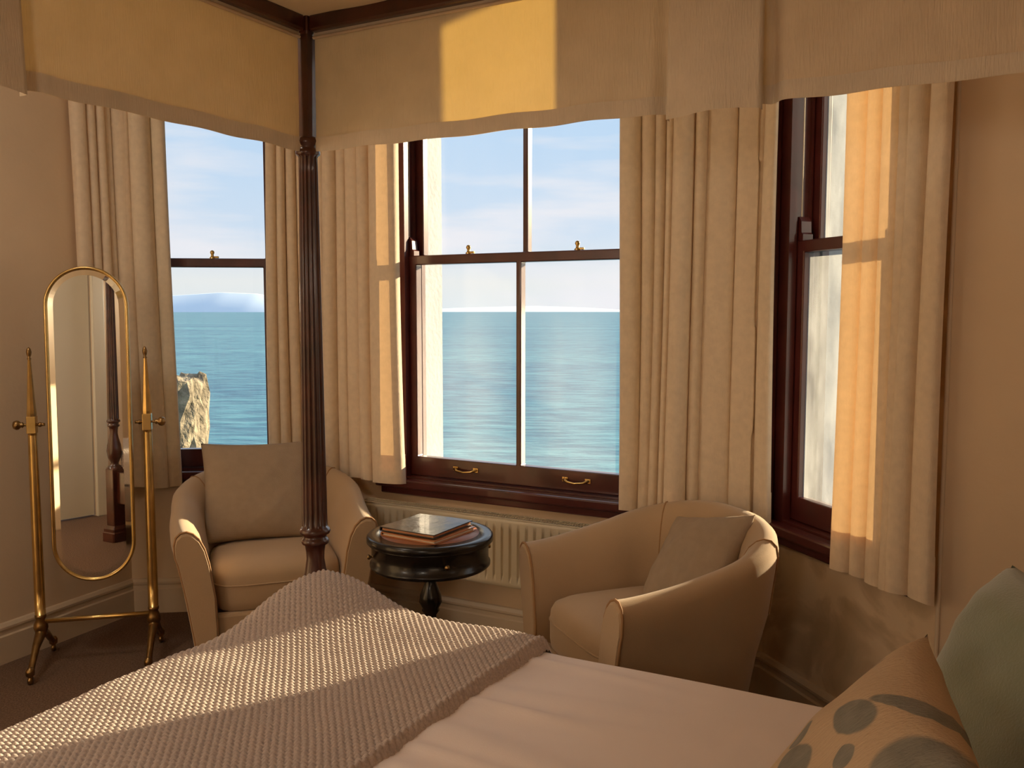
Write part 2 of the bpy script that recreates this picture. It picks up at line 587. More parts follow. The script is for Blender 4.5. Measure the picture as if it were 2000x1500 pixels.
def bay_wall(name, k, hole, m, label):
    """wall between LOOP[k] and LOOP[k+1]; local x along the wall, y outward"""
    p0, p1 = LOOP[k], LOOP[(k + 1) % len(LOOP)]
    d = (p1 - p0); Ln = d.length; d.normalize()
    n = Vector((-d.y, d.x))
    q0 = off_corner(LOOP[k - 1], p0, p1, T) - p0
    q1 = off_corner(p0, p1, LOOP[(k + 2) % len(LOOP)], T) - p0
    rz = math.atan2(d.y, d.x)
    if hole:
        x0, x1, z0, z1 = hole
        xs = [0, x0, x1, Ln]; zs = [0, z0, z1, CEIL]
        bx = [q0.dot(d), x0, x1, q1.dot(d)]
        o = cells(name, xs, zs, lambda i, j: not (i == 1 and j == 1), 0, T, m, None, back_x=bx, mats=[m, 'render_white'], frontmat=0, othermat=1)
    else:
        o = cells(name, [0, Ln], [0, CEIL], lambda i, j: True, 0, T, m, None, back_x=[q0.dot(d), q1.dot(d)], mats=[m, 'render_white'], frontmat=0, othermat=1)
    o.location = (p0.x, p0.y, 0)
    o.rotation_euler = (0, 0, rz)
    meta(o, label, 'wall', kind='structure')
    return o, Ln, rz

ZS, ZH = 0.60, 2.50                       # window opening bottom / head
WIN = {1: dict(g0=0.150, g1=0.597), 2: dict(g0=0.535, g1=1.505), 3: dict(g0=0.128, g1=0.590)}
JAMB = 0.105
def hole_of(i): return (WIN[i]['g0'] - JAMB, WIN[i]['g1'] + JAMB, ZS, ZH)
_, _, RZ_L = bay_wall('wall_left', 0, None, 'wall_paint', 'plain cream wall behind the brass mirror')
_, L1, RZ1 = bay_wall('wall_bay_left', 1, hole_of(1), 'wall_paint', 'cream bay wall around the left sash window')
_, L2, RZ2 = bay_wall('wall_bay_center', 2, hole_of(2), 'wall_paint', 'cream bay wall around the wide middle window above the radiator')
_, L3, RZ3 = bay_wall('wall_bay_right', 3, hole_of(3), 'damp_wall_paint', 'stained cream bay wall under the right window')
_, L4, RZ4 = bay_wall('wall_right', 4, None, 'wall_paint', 'plain cream wall at the right edge beside the curtain')
_, L5, RZ5 = bay_wall('wall_head', 5, None, 'wall_paint', 'cream wall behind the head of the bed')

# back wall with a door opening, seen only in the mirror
DOOR_U0, DOOR_U1, DOOR_H = -0.36, 0.44, 2.02
def back_wall():
    p0, p1 = Hc, Fc
    d = p1 - p0; Ln = d.length; d.normalize()
    base = BP + BV * BACK_V
    x1 = Ln - ((base + BU * DOOR_U0) - Fc).length
    x0 = Ln - ((base + BU * DOOR_U1) - Fc).length
    o = cells('wall_back', [0, x0, x1, Ln], [0, DOOR_H, CEIL], lambda i, j: not (i == 1 and j == 0), 0, 0.16, 'wall_paint', None, back_x=[-0.16, x0, x1, Ln + 0.16])
    o.location = (p0.x, p0.y, 0)
    o.rotation_euler = (0, 0, math.atan2(d.y, d.x))
    meta(o, 'cream wall with the door, seen in the mirror', 'wall', kind='structure')
    dr = empty('door_1', (p0.x, p0.y, 0), math.atan2(d.y, d.x))
    meta(dr, 'off-white panelled door reflected in the mirror', 'door', kind='structure')
    cells('door_frame', [x0 - 0.08, x0 + 0.012, x1 - 0.012, x1 + 0.08], [0.0, DOOR_H - 0.012, DOOR_H + 0.08], lambda i, j: not (i == 1 and j == 0), -0.03, -0.001, 'door_paint', dr, bevel=0.006)
    xa, xb = x0 + 0.014, x1 - 0.014
    cells('door_leaf', [xa, xa + .1, (xa + xb) / 2 - .04, (xa + xb) / 2 + .04, xb - .1, xb], [0.01, 0.2, 0.85, 1.02, 1.9, DOOR_H - 0.014],
          lambda i, j: True, 0.02, 0.055, 'door_paint', dr)
    lathe('door_knob', [(0.004, 0), (0.010, .004), (0.010, .03), (0.026, .045), (0.028, .06), (0.016, .075), (0.002, .078)], 'old_brass', dr, 20, (xb - .06, 0.02, 0.95), axis='y').scale = (1, 1, 1)
    for o2 in dr.children:
        if o2.name.startswith('door_knob'):
            me = o2.data
            for vt in me.vertices: vt.co.y = 0.02 - (vt.co.y - 0.02)
            me.flip_normals()
back_wall()

def poly_slab(name, pts, z0, z1, m, label, cat):
    n = len(pts)
    v = [(p.x, p.y, z0) for p in pts] + [(p.x, p.y, z1) for p in pts]
    f = [tuple(range(n))[::-1], tuple(range(n, 2 * n))] + [(i, (i + 1) % n, n + (i + 1) % n, n + i) for i in range(n)]
    o = mesh_obj(name, v, f, m)
    return meta(o, label, cat, kind='structure')
outer = [off_corner(LOOP[k - 1], LOOP[k], LOOP[(k + 1) % 7], 0.38) for k in range(7)]
outer = outer[::-1]
fl = poly_slab('floor', outer, -0.12, 0.0, 'carpet', 'brown carpeted floor', 'floor')
poly_slab('ceiling', outer, CEIL, CEIL + 0.12, 'ceiling_paint', 'cream ceiling above the canopy bed', 'ceiling')

def baseboard(name, k, label, a=0.0, b=None):
    p0, p1 = LOOP[k], LOOP[(k + 1) % 7]
    d = (p1 - p0); Ln = d.length; d.normalize()
    b = Ln if b is None else b
    prof = [(0, 0), (-0.020, 0), (-0.020, 0.105), (-0.013, 0.110), (-0.013, 0.125), (-0.017, 0.132), (-0.017, 0.140), (-0.008, 0.152), (0, 0.155)]
    # mitre at inner corners
    def mit(pp, p, pn):
        d1 = (p - pp).normalized(); d2 = (pn - p).normalized()
        return math.tan(d1.angle_signed(d2) / 2)
    m0 = mit(LOOP[k - 1], p0, p1) if a == 0 else 0
    m1 = mit(p0, p1, LOOP[(k + 2) % 7]) if b == Ln else 0
    va = [(a - y * m0, y, z) for y, z in prof]
    vb = [(b + y * m1, y, z) for y, z in prof]
    n = len(prof)
    f = [(i, (i + 1) % n, n + (i + 1) % n, n + i) for i in range(n)] + [tuple(range(n))[::-1], tuple(range(n, 2 * n))]
    o = mesh_obj(name, va + vb, f, 'skirting_paint')
    o.location = (p0.x, p0.y, 0)
    o.rotation_euler = (0, 0, math.atan2(d.y, d.x))
    meta(o, label, 'baseboard', kind='structure')
baseboard('baseboard_left', 0, 'moulded skirting along the left wall behind the mirror')
baseboard('baseboard_bay_left', 1, 'moulded skirting under the left bay window')
baseboard('baseboard_bay_center', 2, 'moulded skirting below the radiator')
baseboard('baseboard_bay_right', 3, 'moulded skirting under the right bay window')
baseboard('baseboard_right', 4, 'moulded skirting along the right wall')
# plaster bead on the outer corner beside the right curtain
bead = tube('trim_1', [(D.x, D.y, 0.0), (D.x, D.y, CEIL)], 0.006, 'skirting_paint', None, 8)
meta(bead, 'pale corner bead where the right bay meets the wall', 'trim', kind='structure')

# ------------------------------------------------------------------ sash windows
Z_RAIL0, Z_RAIL1 = 1.537, 1.576           # meeting rail
Z_G0 = 0.728                              # bottom of lower glass
def sash_catch(par, x, y, z):
    o = lathe('sash_catch', [(0.011, 0), (0.013, .004), (0.007, .010), (0.006, .018), (0.010, .026), (0.008, .034), (0.002, .037)], 'brass', par, 14, (x, y, z))
    box('catch_arm', x, x + 0.028, y - .006, y + .006, z + .002, z + .011, 'brass', o, 0.002)
def sash_pull(par, x, y, z):
    w = 0.048
    path = [(x - w, y, z), (x - w, y - .012, z), (x - w * .7, y - .020, z - .006), (x, y - .022, z - .010), (x + w * .7, y - .020, z - .006), (x + w, y - .012, z), (x + w, y, z)]
    o = tube('sash_pull', path, [.006, .006, .0045, .004, .0045, .006, .006], 'brass', par, 8)
    for s in (-1, 1):
        box('pull_plate', x + s * w - .012, x + s * w + .012, y - .004, y + .001, z - .009, z + .009, 'brass', o, 0.001)

def window(i, p0, rz, Ln, bars, label, glass_l, glass_u, pulls):
    g0, g1 = WIN[i]['g0'], WIN[i]['g1']
    st = 0.044
    w = empty('window_%d' % i, (p0.x, p0.y, 0), rz)
    meta(w, label, 'window', kind='structure')
    s0, s1 = g0 - st, g1 + st
    h0, h1, _, _ = hole_of(i)
    M = 'mahogany_paint'
    # architrave on the room side
    a0, a1 = max(h0 - 0.05, 0.035), min(h1 + 0.05, Ln - 0.03)
    cells('architrave', [a0, h0 + .022, h1 - .022, a1], [ZS + 0.04, ZH - .022, ZH + .07], lambda k, j: not (k == 1 and j == 0), -0.022, 0.0, M, w, bevel=0.005)
    # jamb linings, one a side, stepped by the staff bead and the parting bead
    for (xa, xb, nm) in ((h0, s0 - .001, 1), (s1 + .001, h1, -1)):
        inner = xb if nm == 1 else xa
        sgn = 1 if nm == 1 else -1
        outw = xa if nm == 1 else xb
        prof = [(outw, 0.0), (inner + sgn * .012, 0.0), (inner + sgn * .012, .030), (inner, .032), (inner, .078), (inner + sgn * .010, .080), (inner + sgn * .010, .088), (inner, .090), (inner, .132), (inner + sgn * .008, .134), (inner + sgn * .008, .16), (outw, .16)]
        n = len(prof)
        v = [(x, y, ZS + .045) for x, y in prof] + [(x, y, ZH) for x, y in prof]
        f = [(k, (k + 1) % n, n + (k + 1) % n, n + k) for k in range(n)] + [tuple(range(n))[::-1], tuple(range(n, 2 * n))]
        if sgn == -1: f = [t[::-1] for t in f]
        mesh_obj('jamb_lining', v, f, M, w)
    box('head_lining', h0, h1, 0.0, 0.16, ZH - 0.05, ZH, M, w)
    # board and nosing at the bottom
    box('window_board', a0 - .01 if i != 3 else 0.01, min(a1 + .01, Ln - .01), -0.050, 0.0, ZS + 0.002, ZS + 0.040, M, w, 0.008)
    box('window_apron', a0 + .005, min(a1, Ln - .015), -0.026, -0.001, ZS - 0.030, ZS + 0.002, M, w, 0.006)
    box('sill', h0, h1, 0.0, 0.17, ZS, ZS + 0.046, M, w)
    box('stone_sill', h0 - .05, h1 + .05, 0.17, T + .06, ZS - .03, ZS + .025, 'render_white', w, 0.006)
    # sashes
    def sash(nm, z0, z1, zb, zt, y0, y1, gm, glazed):
        xs = [s0, g0]
        for b in bars: xs += [b - .011, b + .011]
        xs += [g1, s1]
        zs = [z0, zb, zt, z1]
        o = cells(nm, xs, zs, lambda k, j: not (j == 1 and k % 2 == 1), y0, y1, M, w, bevel=0.004)
        for k in range(1, len(xs) - 1, 2):
            xa, xb = xs[k], xs[k + 1]
            ym = (y0 + y1) / 2
            cx, cz = (xa + xb) / 2, (zb + zt) / 2
            gxa, gxb = xa - cx - .004, xb - cx + .004
            p = mesh_obj('pane', [(gxa, 0, zb - .004 - zb), (gxb, 0, -.004), (gxb, 0, zt - zb + .004), (gxa, 0, zt - zb + .004)], [(0, 1, 2, 3)], gm, o)
            p.location = (cx, ym, zb)
        return o
    lo = sash('lower_sash', ZS + .047, Z_RAIL1, Z_G0, Z_RAIL0, 0.034, 0.076, glass_l, True)
    up = sash('upper_sash', Z_RAIL0 + .004, ZH - .05, Z_RAIL1 + .004, ZH - .10, 0.092, 0.131, glass_u, True)
    for sx, sg in ((s0, 1), (s1, -1)):
        # horns standing up from the lower sash stiles
        a, b = sorted((sx, sx + sg * .034))
        zt = Z_RAIL1
        prof = [(0, 0), (.034, 0), (.034, .020), (.026, .026), (.024, .062), (.012, .078), (0, .078)]
        v = [(sx + sg * px, y, zt + pz) for y in (.036, .074) for px, pz in prof]
        n = len(prof)
        f = [(k, (k + 1) % n, n + (k + 1) % n, n + k) for k in range(n)] + [tuple(range(n))[::-1], tuple(range(n, 2 * n))]
        mesh_obj('sash_horn', v, f, M, lo)
        tube('sash_cord', [(sx + sg * -.003, .055, zt + .07), (sx + sg * -.003, .055, ZH - .05)], .0035, 'paper', lo, 6)
    for x in pulls:
        sash_pull(lo, x, 0.034, ZS + .047 + .045)
    cs = [(g0 + g1) / 2 - (g1 - g0) * .25, (g0 + g1) / 2 + (g1 - g0) * .25] if len(bars) else [(g0 + g1) / 2]
    for x in cs:
        sash_catch(lo, x, 0.058, Z_RAIL1)
    # curtain track above the window
    tube('curtain_track', [(0.05, -0.10, ZH + .10), (Ln - .05, -0.10, ZH + .10)], 0.011, 'old_brass', w, 10)
    for x in (0.10, Ln - .10):
        box('track_bracket', x - .012, x + .012, -0.11, 0.0, ZH + .085, ZH + .115, 'old_brass', w)
    return w

window(1, A, RZ1, L1, [], 'narrow left dark wooden sash window looking over the sea', 'glass_clear', 'glass_clear', [])
window(2, B, RZ2, L2, [1.02], 'wide middle dark wooden sash window with four panes', 'glass_salted', 'glass_clear', [0.775, 1.275])
window(3, C, RZ3, L3, [], 'right dark wooden sash window with milky salt-hazed glass', 'glass_milky', 'glass_milky', [0.39])

# ------------------------------------------------------------------ outside
sea_v = [(-30000, -200, -24), (30000, -200, -24), (30000, 30000, -24), (-30000, 30000, -24)]
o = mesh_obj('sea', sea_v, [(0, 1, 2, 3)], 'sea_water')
meta(o, 'rippled blue-green sea out to the horizon', 'sea', kind='stuff')

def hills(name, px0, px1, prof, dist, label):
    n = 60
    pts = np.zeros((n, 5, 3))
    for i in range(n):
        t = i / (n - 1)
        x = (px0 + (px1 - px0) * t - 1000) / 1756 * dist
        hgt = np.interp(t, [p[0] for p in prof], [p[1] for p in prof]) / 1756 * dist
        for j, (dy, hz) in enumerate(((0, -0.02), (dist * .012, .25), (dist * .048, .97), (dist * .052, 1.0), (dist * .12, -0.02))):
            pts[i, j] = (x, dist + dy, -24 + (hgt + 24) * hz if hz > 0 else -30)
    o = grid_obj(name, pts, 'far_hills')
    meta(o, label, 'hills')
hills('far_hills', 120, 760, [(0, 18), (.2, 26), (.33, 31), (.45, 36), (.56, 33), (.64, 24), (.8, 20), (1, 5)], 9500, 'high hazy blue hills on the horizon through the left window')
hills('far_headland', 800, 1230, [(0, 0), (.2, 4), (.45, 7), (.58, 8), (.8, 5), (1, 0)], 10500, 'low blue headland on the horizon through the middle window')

def stone_pillar():
    n, nz = 28, 34
    pts = np.zeros((nz + 6, n, 3))
    cx, cy, hw, ztop, zbot = -2.72, 7.0, 0.26, 0.80, -3.6
    r = np.random.default_rng(3)
    zz = np.linspace(zbot, ztop, nz)
    for i in range(nz + 6):
        k = 1.0
        z = zz[min(i, nz - 1)]
        if i >= nz:
            k = 1 - (i - nz + 1) / 6.0
        for j in range(n):
            a = 2 * math.pi * j / n
            c, s = math.cos(a), math.sin(a)
            q = (abs(c) ** 6 + abs(s) ** 6) ** (-1 / 6)
            jit = 1 + 0.05 * r.standard_normal() * (k > .5)
            pts[i, j] = (cx + hw * q * c * k * jit, cy + hw * q * s * k * jit, z + 0.02 * r.standard_normal() + (0.02 if i >= nz else 0))
    o = grid_obj('stone_pillar', pts, 'stone_rubble', None, close_v=True, smooth=False, caps=True)
    meta(o, 'rough lichened stone pillar outside the left window', 'pillar')
stone_pillar()
g = 40
xs_, ys_ = np.meshgrid(np.linspace(-9, 9, g), np.linspace(2.0, 11.0, g), indexing='ij')
zz_ = -3.6 + 0.12 * wob(xs_, ys_, 5, 6, 1.3) - smoothstep(9.0, 11.0, ys_) * 6
o = grid_obj('cliff_top', np.stack([xs_, ys_, zz_], -1), 'cliff_turf')
meta(o, 'grassy cliff top below the bay window', 'ground', kind='structure')

# ------------------------------------------------------------------ curtains
def curtain(p0, rz, top, bot, y0, folds, seed, label, ztop=ZH + .095, zbot=0.60, amp=0.056, group='linen curtains in the bay', yb=None, bend=None):
    """top/bot = (x start, x end) along the wall at the rail and the hem; folds = list of relative fold widths"""
    r = np.random.default_rng(seed)
    nx, nz = 30 * len(folds), 48
    edges = np.concatenate([[0], np.cumsum(folds)]) / np.sum(folds)
    s = np.linspace(0, 1, nx)
    k = np.clip(np.searchsorted(edges, s, 'right') - 1, 0, len(folds) - 1)
    loc = (s - edges[k]) / (edges[k + 1] - edges[k])
    amps = amp * (0.55 + 0.7 * r.random(len(folds))) * np.clip(np.array(folds) / np.mean(folds), .6, 1.15)
    # round pipe folds with sharp valleys
    prof = np.sin(np.pi * loc) ** 0.85 * amps[k]
    skew = -0.17 * (edges[k + 1] - edges[k]) * (top[1] - top[0]) * np.sin(2 * np.pi * loc)
    zs = np.linspace(0, 1, nz)
    pts = np.zeros((nx, nz, 3))
    ph = r.uniform(0, 6.28, 4)
    for j, t in enumerate(zs):
        xa = top[0] + (bot[0] - top[0]) * t
        xb = top[1] + (bot[1] - top[1]) * t
        x = xa + (xb - xa) * s
        sway = 0.008 * np.sin(4 * t + ph[0] + 3 * s) * t
        open_ = 1.0 + 0.30 * t * np.sin(5 * s + ph[1])
        yy = y0 + ((yb if yb is not None else y0) - y0) * t
        y = yy - prof * open_ + 0.006 * np.sin(9 * s + 3 * t + ph[2])
        pts[:, j, 0] = x + skew * (0.8 + .3 * t) + sway
        pts[:, j, 1] = y
        pts[:, j, 2] = ztop + (zbot - ztop) * t + (0.006 * np.sin(11 * s + ph[3]) + 0.010 * prof / amp) * (t > .97)
    if bend:                      # follow the next wall round a corner: (x pivot, angle)
        xb, an = bend
        on = pts[..., 0] < xb
        dx = pts[..., 0] - xb; dy = pts[..., 1] - y0
        nxp = xb + dx * math.cos(an) - dy * math.sin(an); nyp = y0 + dx * math.sin(an) + dy * math.cos(an)
        pts[..., 0] = np.where(on, nxp, pts[..., 0]); pts[..., 1] = np.where(on, nyp, pts[..., 1])
    o = grid_obj('curtain', pts, 'curtain_linen')
    # hem
    o.location = (p0.x, p0.y, 0)
    o.rotation_euler = (0, 0, rz)
    meta(o, label, 'curtain', group)
    hem = pts[:, -4:, :].copy()
    hem[..., 1] += 0.002
    hm = grid_obj('hem', hem, 'curtain_linen', o)
    return o
curtain(A, RZ1, (-0.20, 0.212), (-0.16, 0.236), -0.055, [.9, .6, .6, .5, 1.3, 1.2, .8], 11, 'linen curtain on the left side of the left window, behind the mirror', zbot=0.575, bend=(0.04, math.radians(48)))
curtain(A, RZ1, (0.640, 0.795), (0.622, 0.79), -0.055, [1, .8, .9, .7], 12, 'linen curtain on the right side of the left window, left of the bed post', zbot=0.60)
curtain(B, RZ2, (0.03, 0.515), (0.03, 0.535), -0.058, [1.0, .7, .9, .7, 1.0, .8, 2.0], 13, 'linen curtain on the left side of the middle window, right of the bed post', zbot=0.625)
curtain(B, RZ2, (1.488, 1.80), (1.492, 1.79), -0.055, [1.5, 1.0, .8, .6, 1.5, .8], 14, 'linen curtain with narrow folds on the right side of the middle window', zbot=0.62)
curtain(C, RZ3, (-0.20, 0.100), (-0.20, 0.085), -0.045, [1.6, 1.4, .9], 15, 'broad smooth linen curtain left of the right window, behind the right armchair', zbot=0.615, amp=0.034, bend=(0.0, math.radians(43.5)))
curtain(C, RZ3, (0.455, 0.822), (0.450, 0.815), -0.042, [1.5, .9, 1.0, .8, 1.0, 1.1], 16, 'sunlit linen curtain on the right side of the right window', zbot=0.585, amp=0.058)

# ------------------------------------------------------------------ four-poster bed
BED_W, BED_L = 1.70, 2.08
RZB = math.atan2(BU.y, BU.x)              # local x = towards head; local y = away from camera (v = -y)
bed = empty('four_poster_bed', (BP.x, BP.y, 0), RZB)
meta(bed, 'mahogany four-poster bed with reeded posts and linen canopy', 'bed')
def post_profile():
    pr = [(0.040, 0.46), (0.040, 0.475), (0.026, 0.485), (0.024, 0.495), (0.038, 0.53), (0.045, 0.57), (0.041, 0.61), (0.028, 0.655), (0.0235, 0.685), (0.0245, 0.705),
          (0.027, 0.722), (0.034, 0.726), (0.037, 0.733), (0.034, 0.740), (0.030, 0.744), (0.031, 0.750), (0.039, 0.754), (0.041, 0.761), (0.038, 0.768), (0.033, 0.772)]
    z0, z1 = 0.778, 1.742
    for k in range(25):
        t = k / 24
        pr.append((0.0335 - 0.0095 * t, z0 + (z1 - z0) * t))
    pr += [(0.0265, 1.746), (0.031, 1.750), (0.031, 1.758), (0.026, 1.762), (0.0245, 1.768), (0.030, 1.774), (0.0325, 1.781), (0.030, 1.788), (0.0245, 1.793)]
    return pr, z0, z1
def bed_post(x, y):
    pr, z0, z1 = post_profile()
    o = lathe('bed_post', pr, 'mahogany', bed, 112, (x, y, 0), flute=(z0, z1, 14, 0.17))
    # square block to the floor, with a moulded plinth
    def sq(nm, prof):
        n = 8
        pts = np.zeros((len(prof), n, 3))
        for i, (h, z) in enumerate(prof):
            c = h * 0.9
            for j, (a, b) in enumerate(((h, -c), (h, c), (c, h), (-c, h), (-h, c), (-h, -c), (-c, -h), (c, -h))):
                pts[i, j] = (x + a, y + b, z)
        return grid_obj(nm, pts, 'mahogany', o, close_v=True, smooth=False, caps=True)
    sq('post_block', [(0.040, 0.10), (0.040, 0.455), (0.034, 0.468)])
    sq('post_plinth', [(0.060, 0.0), (0.060, 0.055), (0.055, 0.062), (0.055, 0.080), (0.043, 0.100)])
    sq('post_head', [(0.0235, 1.790), (0.0255, 2.045), (0.029, 2.052), (0.029, 2.098)])
    return o
for (x, y) in ((0, 0), (0, -BED_W), (BED_L, 0), (BED_L, -BED_W)):
    bed_post(x, y)
RZ0, RZ1_ = 2.050, 2.090
box('canopy_rail', 0.030, BED_L - .030, -0.024, 0.024, RZ0, RZ1_, 'mahogany', bed, 0.006)
box('canopy_rail', 0.030, BED_L - .030, -BED_W - .024, -BED_W + .024, RZ0, RZ1_, 'mahogany', bed, 0.006)
box('canopy_rail', -0.024, 0.024, -BED_W + .030, -.030, RZ0, RZ1_, 'mahogany', bed, 0.006)
box('canopy_rail', BED_L - .024, BED_L + .024, -BED_W + .030, -.030, RZ0, RZ1_, 'mahogany', bed, 0.006)
gx, gy = np.meshgrid(np.linspace(-0.01, BED_L + .01, 50), np.linspace(-BED_W - .01, .01, 40), indexing='ij')
gz = 2.087 - 0.012 * np.sin(np.pi * gx / BED_L) * np.sin(np.pi * -gy / BED_W) + 0.002 * np.sin(gx * 22)
grid_obj('canopy_cloth', np.stack([gx, gy, gz], -1), 'canopy_cloth', bed)

def valance(a, b, seed, flap, swell=0.012):
    """hangs below a rail from local point a to b; flap = (start, end, inward normal) along the run"""
    a = np.array(a, float); b = np.array(b, float)
    Ln = np.linalg.norm(b - a); d = (b - a) / Ln
    inn = np.array(flap[2], float)
    nx, nz = int(Ln * 130), 26
    s = np.linspace(0, Ln, nx); t = np.linspace(0, 1, nz)
    S, Tt = np.meshgrid(s, t, indexing='ij')
    r = np.random.default_rng(seed)
    rip = swell * (0.45 * np.sin(S * 9.5 + r.uniform(0, 6)) + 0.35 * np.sin(S * 21 + 1.3 * Tt + r.uniform(0, 6)) + 0.22 * np.sin(S * 43 + 2 * Tt + r.uniform(0, 6))) * Tt ** 0.8
    rip -= 0.030 * np.exp(-((S - flap[1] - .012) / .018) ** 2) * Tt ** .5      # pleat recess beside the flap
    rip -= 0.020 * np.exp(-((S - flap[0] + .012) / .018) ** 2) * Tt ** .5
    ZT, ZB = 2.058, 1.755
    Z = ZT + (ZB - ZT) * Tt + 0.0016 * np.sin(S * 31 + seed) * Tt
    pts = np.zeros((nx, nz, 3))
    pts[..., 0] = a[0] + d[0] * S + inn[0] * rip
    pts[..., 1] = a[1] + d[1] * S + inn[1] * rip
    pts[..., 2] = Z
    o = grid_obj('valance', pts, 'valance_linen', bed)
    hz = pts[:, -4:, :].copy(); hz[..., 0] += inn[0] * .0025; hz[..., 1] += inn[1] * .0025
    grid_obj('hem', hz, 'valance_hem', o)
    hz = pts[:, :3, :].copy(); hz[..., 0] += inn[0] * .004; hz[..., 1] += inn[1] * .004
    grid_obj('header_tape', hz, 'valance_hem', o)
    tube('braid', [tuple(a + d * q + inn * .006) + (2.038,) for q in np.linspace(0, Ln, 60)], 0.0042, 'braid', o, 6)
    # applied box-pleat flap
    q0, q1 = flap[0], flap[1]
    ns = 26
    Sf, Tf = np.meshgrid(np.linspace(q0, q1, ns), np.linspace(0, 1, 22), indexing='ij')
    pr = 0.010 + 0.016 * Tf + 0.004 * np.sin(Sf * 30 + 2) * Tf + 0.004 * np.sin((Sf - q0) / (q1 - q0) * np.pi)
    Zf = ZT + (ZB - .014 - ZT) * Tf + 0.004 * np.sin(Sf * 25) * Tf
    P = np.zeros((ns, 22, 3))
    P[..., 0] = a[0] + d[0] * Sf + inn[0] * pr
    P[..., 1] = a[1] + d[1] * Sf + inn[1] * pr
    P[..., 2] = Zf
    # return the two sides of the flap to the valance behind it
    back0 = P[:1].copy(); back1 = P[-1:].copy()
    for bk, kk in ((back0, 0), (back1, -1)):
        bk[..., 0] -= inn[0] * (pr[kk] * 1.0); bk[..., 1] -= inn[1] * (pr[kk] * 1.0)
    P = np.concatenate([back0, P, back1], 0)
    grid_obj('pleat_flap', P, 'valance_hem', o)
    return o
valance((0.030, 0.0), (BED_L - .03, 0.0), 3, (0.945, 1.135, (0, -1)), 0.004)
valance((0.0, -0.030), (0.0, -BED_W + .03), 4, (0.745, 0.935, (1, 0)), 0.004)
valance((0.030, -BED_W), (BED_L - .03, -BED_W), 5, (0.945, 1.135, (0, 1)))
valance((BED_L, -0.030), (BED_L, -BED_W + .03), 6, (0.745, 0.935, (-1, 0)))
for y in (-0.0, -BED_W):
    box('side_board', 0.04, BED_L - .04, y - .014, y + .014, 0.24, 0.42, 'mahogany', bed, 0.004)
box('foot_board', -.014, .014, -BED_W + .04, -.04, 0.24, 0.44, 'mahogany', bed, 0.004)
cells('head_board', [BED_L - .02, BED_L + .02], [0.24, 0.45, 1.05], lambda i, j: True, -BED_W + .04, -.04, 'mahogany', bed, bevel=0.01)
box('mattress_base', 0.06, BED_L - .05, -BED_W + .06, -.06, 0.20, 0.40, 'canopy_cloth', bed, 0.02)

# mattress dressed with a white sheet: rounded slab with shallow creases
def rounded(s, lo, hi, r, hang):
    """run along a cloth that lies on [lo, hi] and hangs over both ends: s measured on the cloth -> (position, drop)"""
    s = np.asarray(s, float)
    arc = r * np.pi / 2
    pos = np.clip(s, lo + r, hi - r)
    drop = np.zeros_like(s)
    for sign, e in ((-1, lo), (1, hi)):
        d = (s - (e - sign * r)) * sign
        on = d > 0
        ang = np.clip(d / r, 0, np.pi / 2)
        p2 = (e - sign * r) + sign * r * np.sin(ang)
        dr = r * (1 - np.cos(ang)) + np.clip(d - arc, 0, None)
        pos = np.where(on, p2, pos)
        drop = np.where(on, dr, drop)
    return pos, drop
M0u, M1u, M0v, M1v = 0.055, BED_L - .05, 0.045, BED_W - .045
SHEET_TOP = 0.602
def sheet():
    su = np.linspace(M0u - .10, M1u + .10, 260); sv = np.linspace(M0v - .10, M1v + .10, 240)
    pu, du = rounded(su, M0u, M1u, 0.045, .1); pv, dv = rounded(sv, M0v, M1v, 0.045, .1)
    U, V = np.meshgrid(pu, pv, indexing='ij'); DU, DV = np.meshgrid(du, dv, indexing='ij')
    SU, SV = np.meshgrid(su, sv, indexing='ij')
    q = SV * 1.0 + 0.18 * wob(SU, SV, 31, 5, 2.2)
    cre = np.zeros_like(q)
    r = np.random.default_rng(8)
    for k in range(15):            # creases pulled towards the throw, fading to the head
        v0 = r.uniform(0.06, 1.5)
        slope = r.uniform(-0.16, 0.08)
        u_end = r.uniform(1.0, 1.9)
        line = v0 + slope * (SU - .7) + 0.02 * np.sin(SU * 5 + k)
        wd = r.uniform(.012, .04)
        cre += r.uniform(.004, .010) * np.exp(-((SV - line) / wd) ** 2) * smoothstep(u_end, .6, SU) * smoothstep(.69, .76, SU)
    top = SHEET_TOP + cre - .012 * smoothstep(.72, .66, SU) + 0.008 * wob(SU, SV, 32, 6, 4.5) * smoothstep(.66, .8, SU) - 0.014 * smoothstep(.25, 0, V - M0v) * 0.6
    Z = top - np.maximum(DU, DV)
    o = grid_obj('bed_sheet', np.stack([U, -V, Z], -1), 'bed_linen')
    o.location = (BP.x, BP.y, 0); o.rotation_euler = (0, 0, RZB)
    meta(o, 'creased white sheet stretched over the bed', 'bedding')
sheet()
box('mattress', M0u + .01, M1u - .01, -M1v + .01, -M0v - .01, 0.40, SHEET_TOP - .03, 'bed_linen', bed, 0.04)

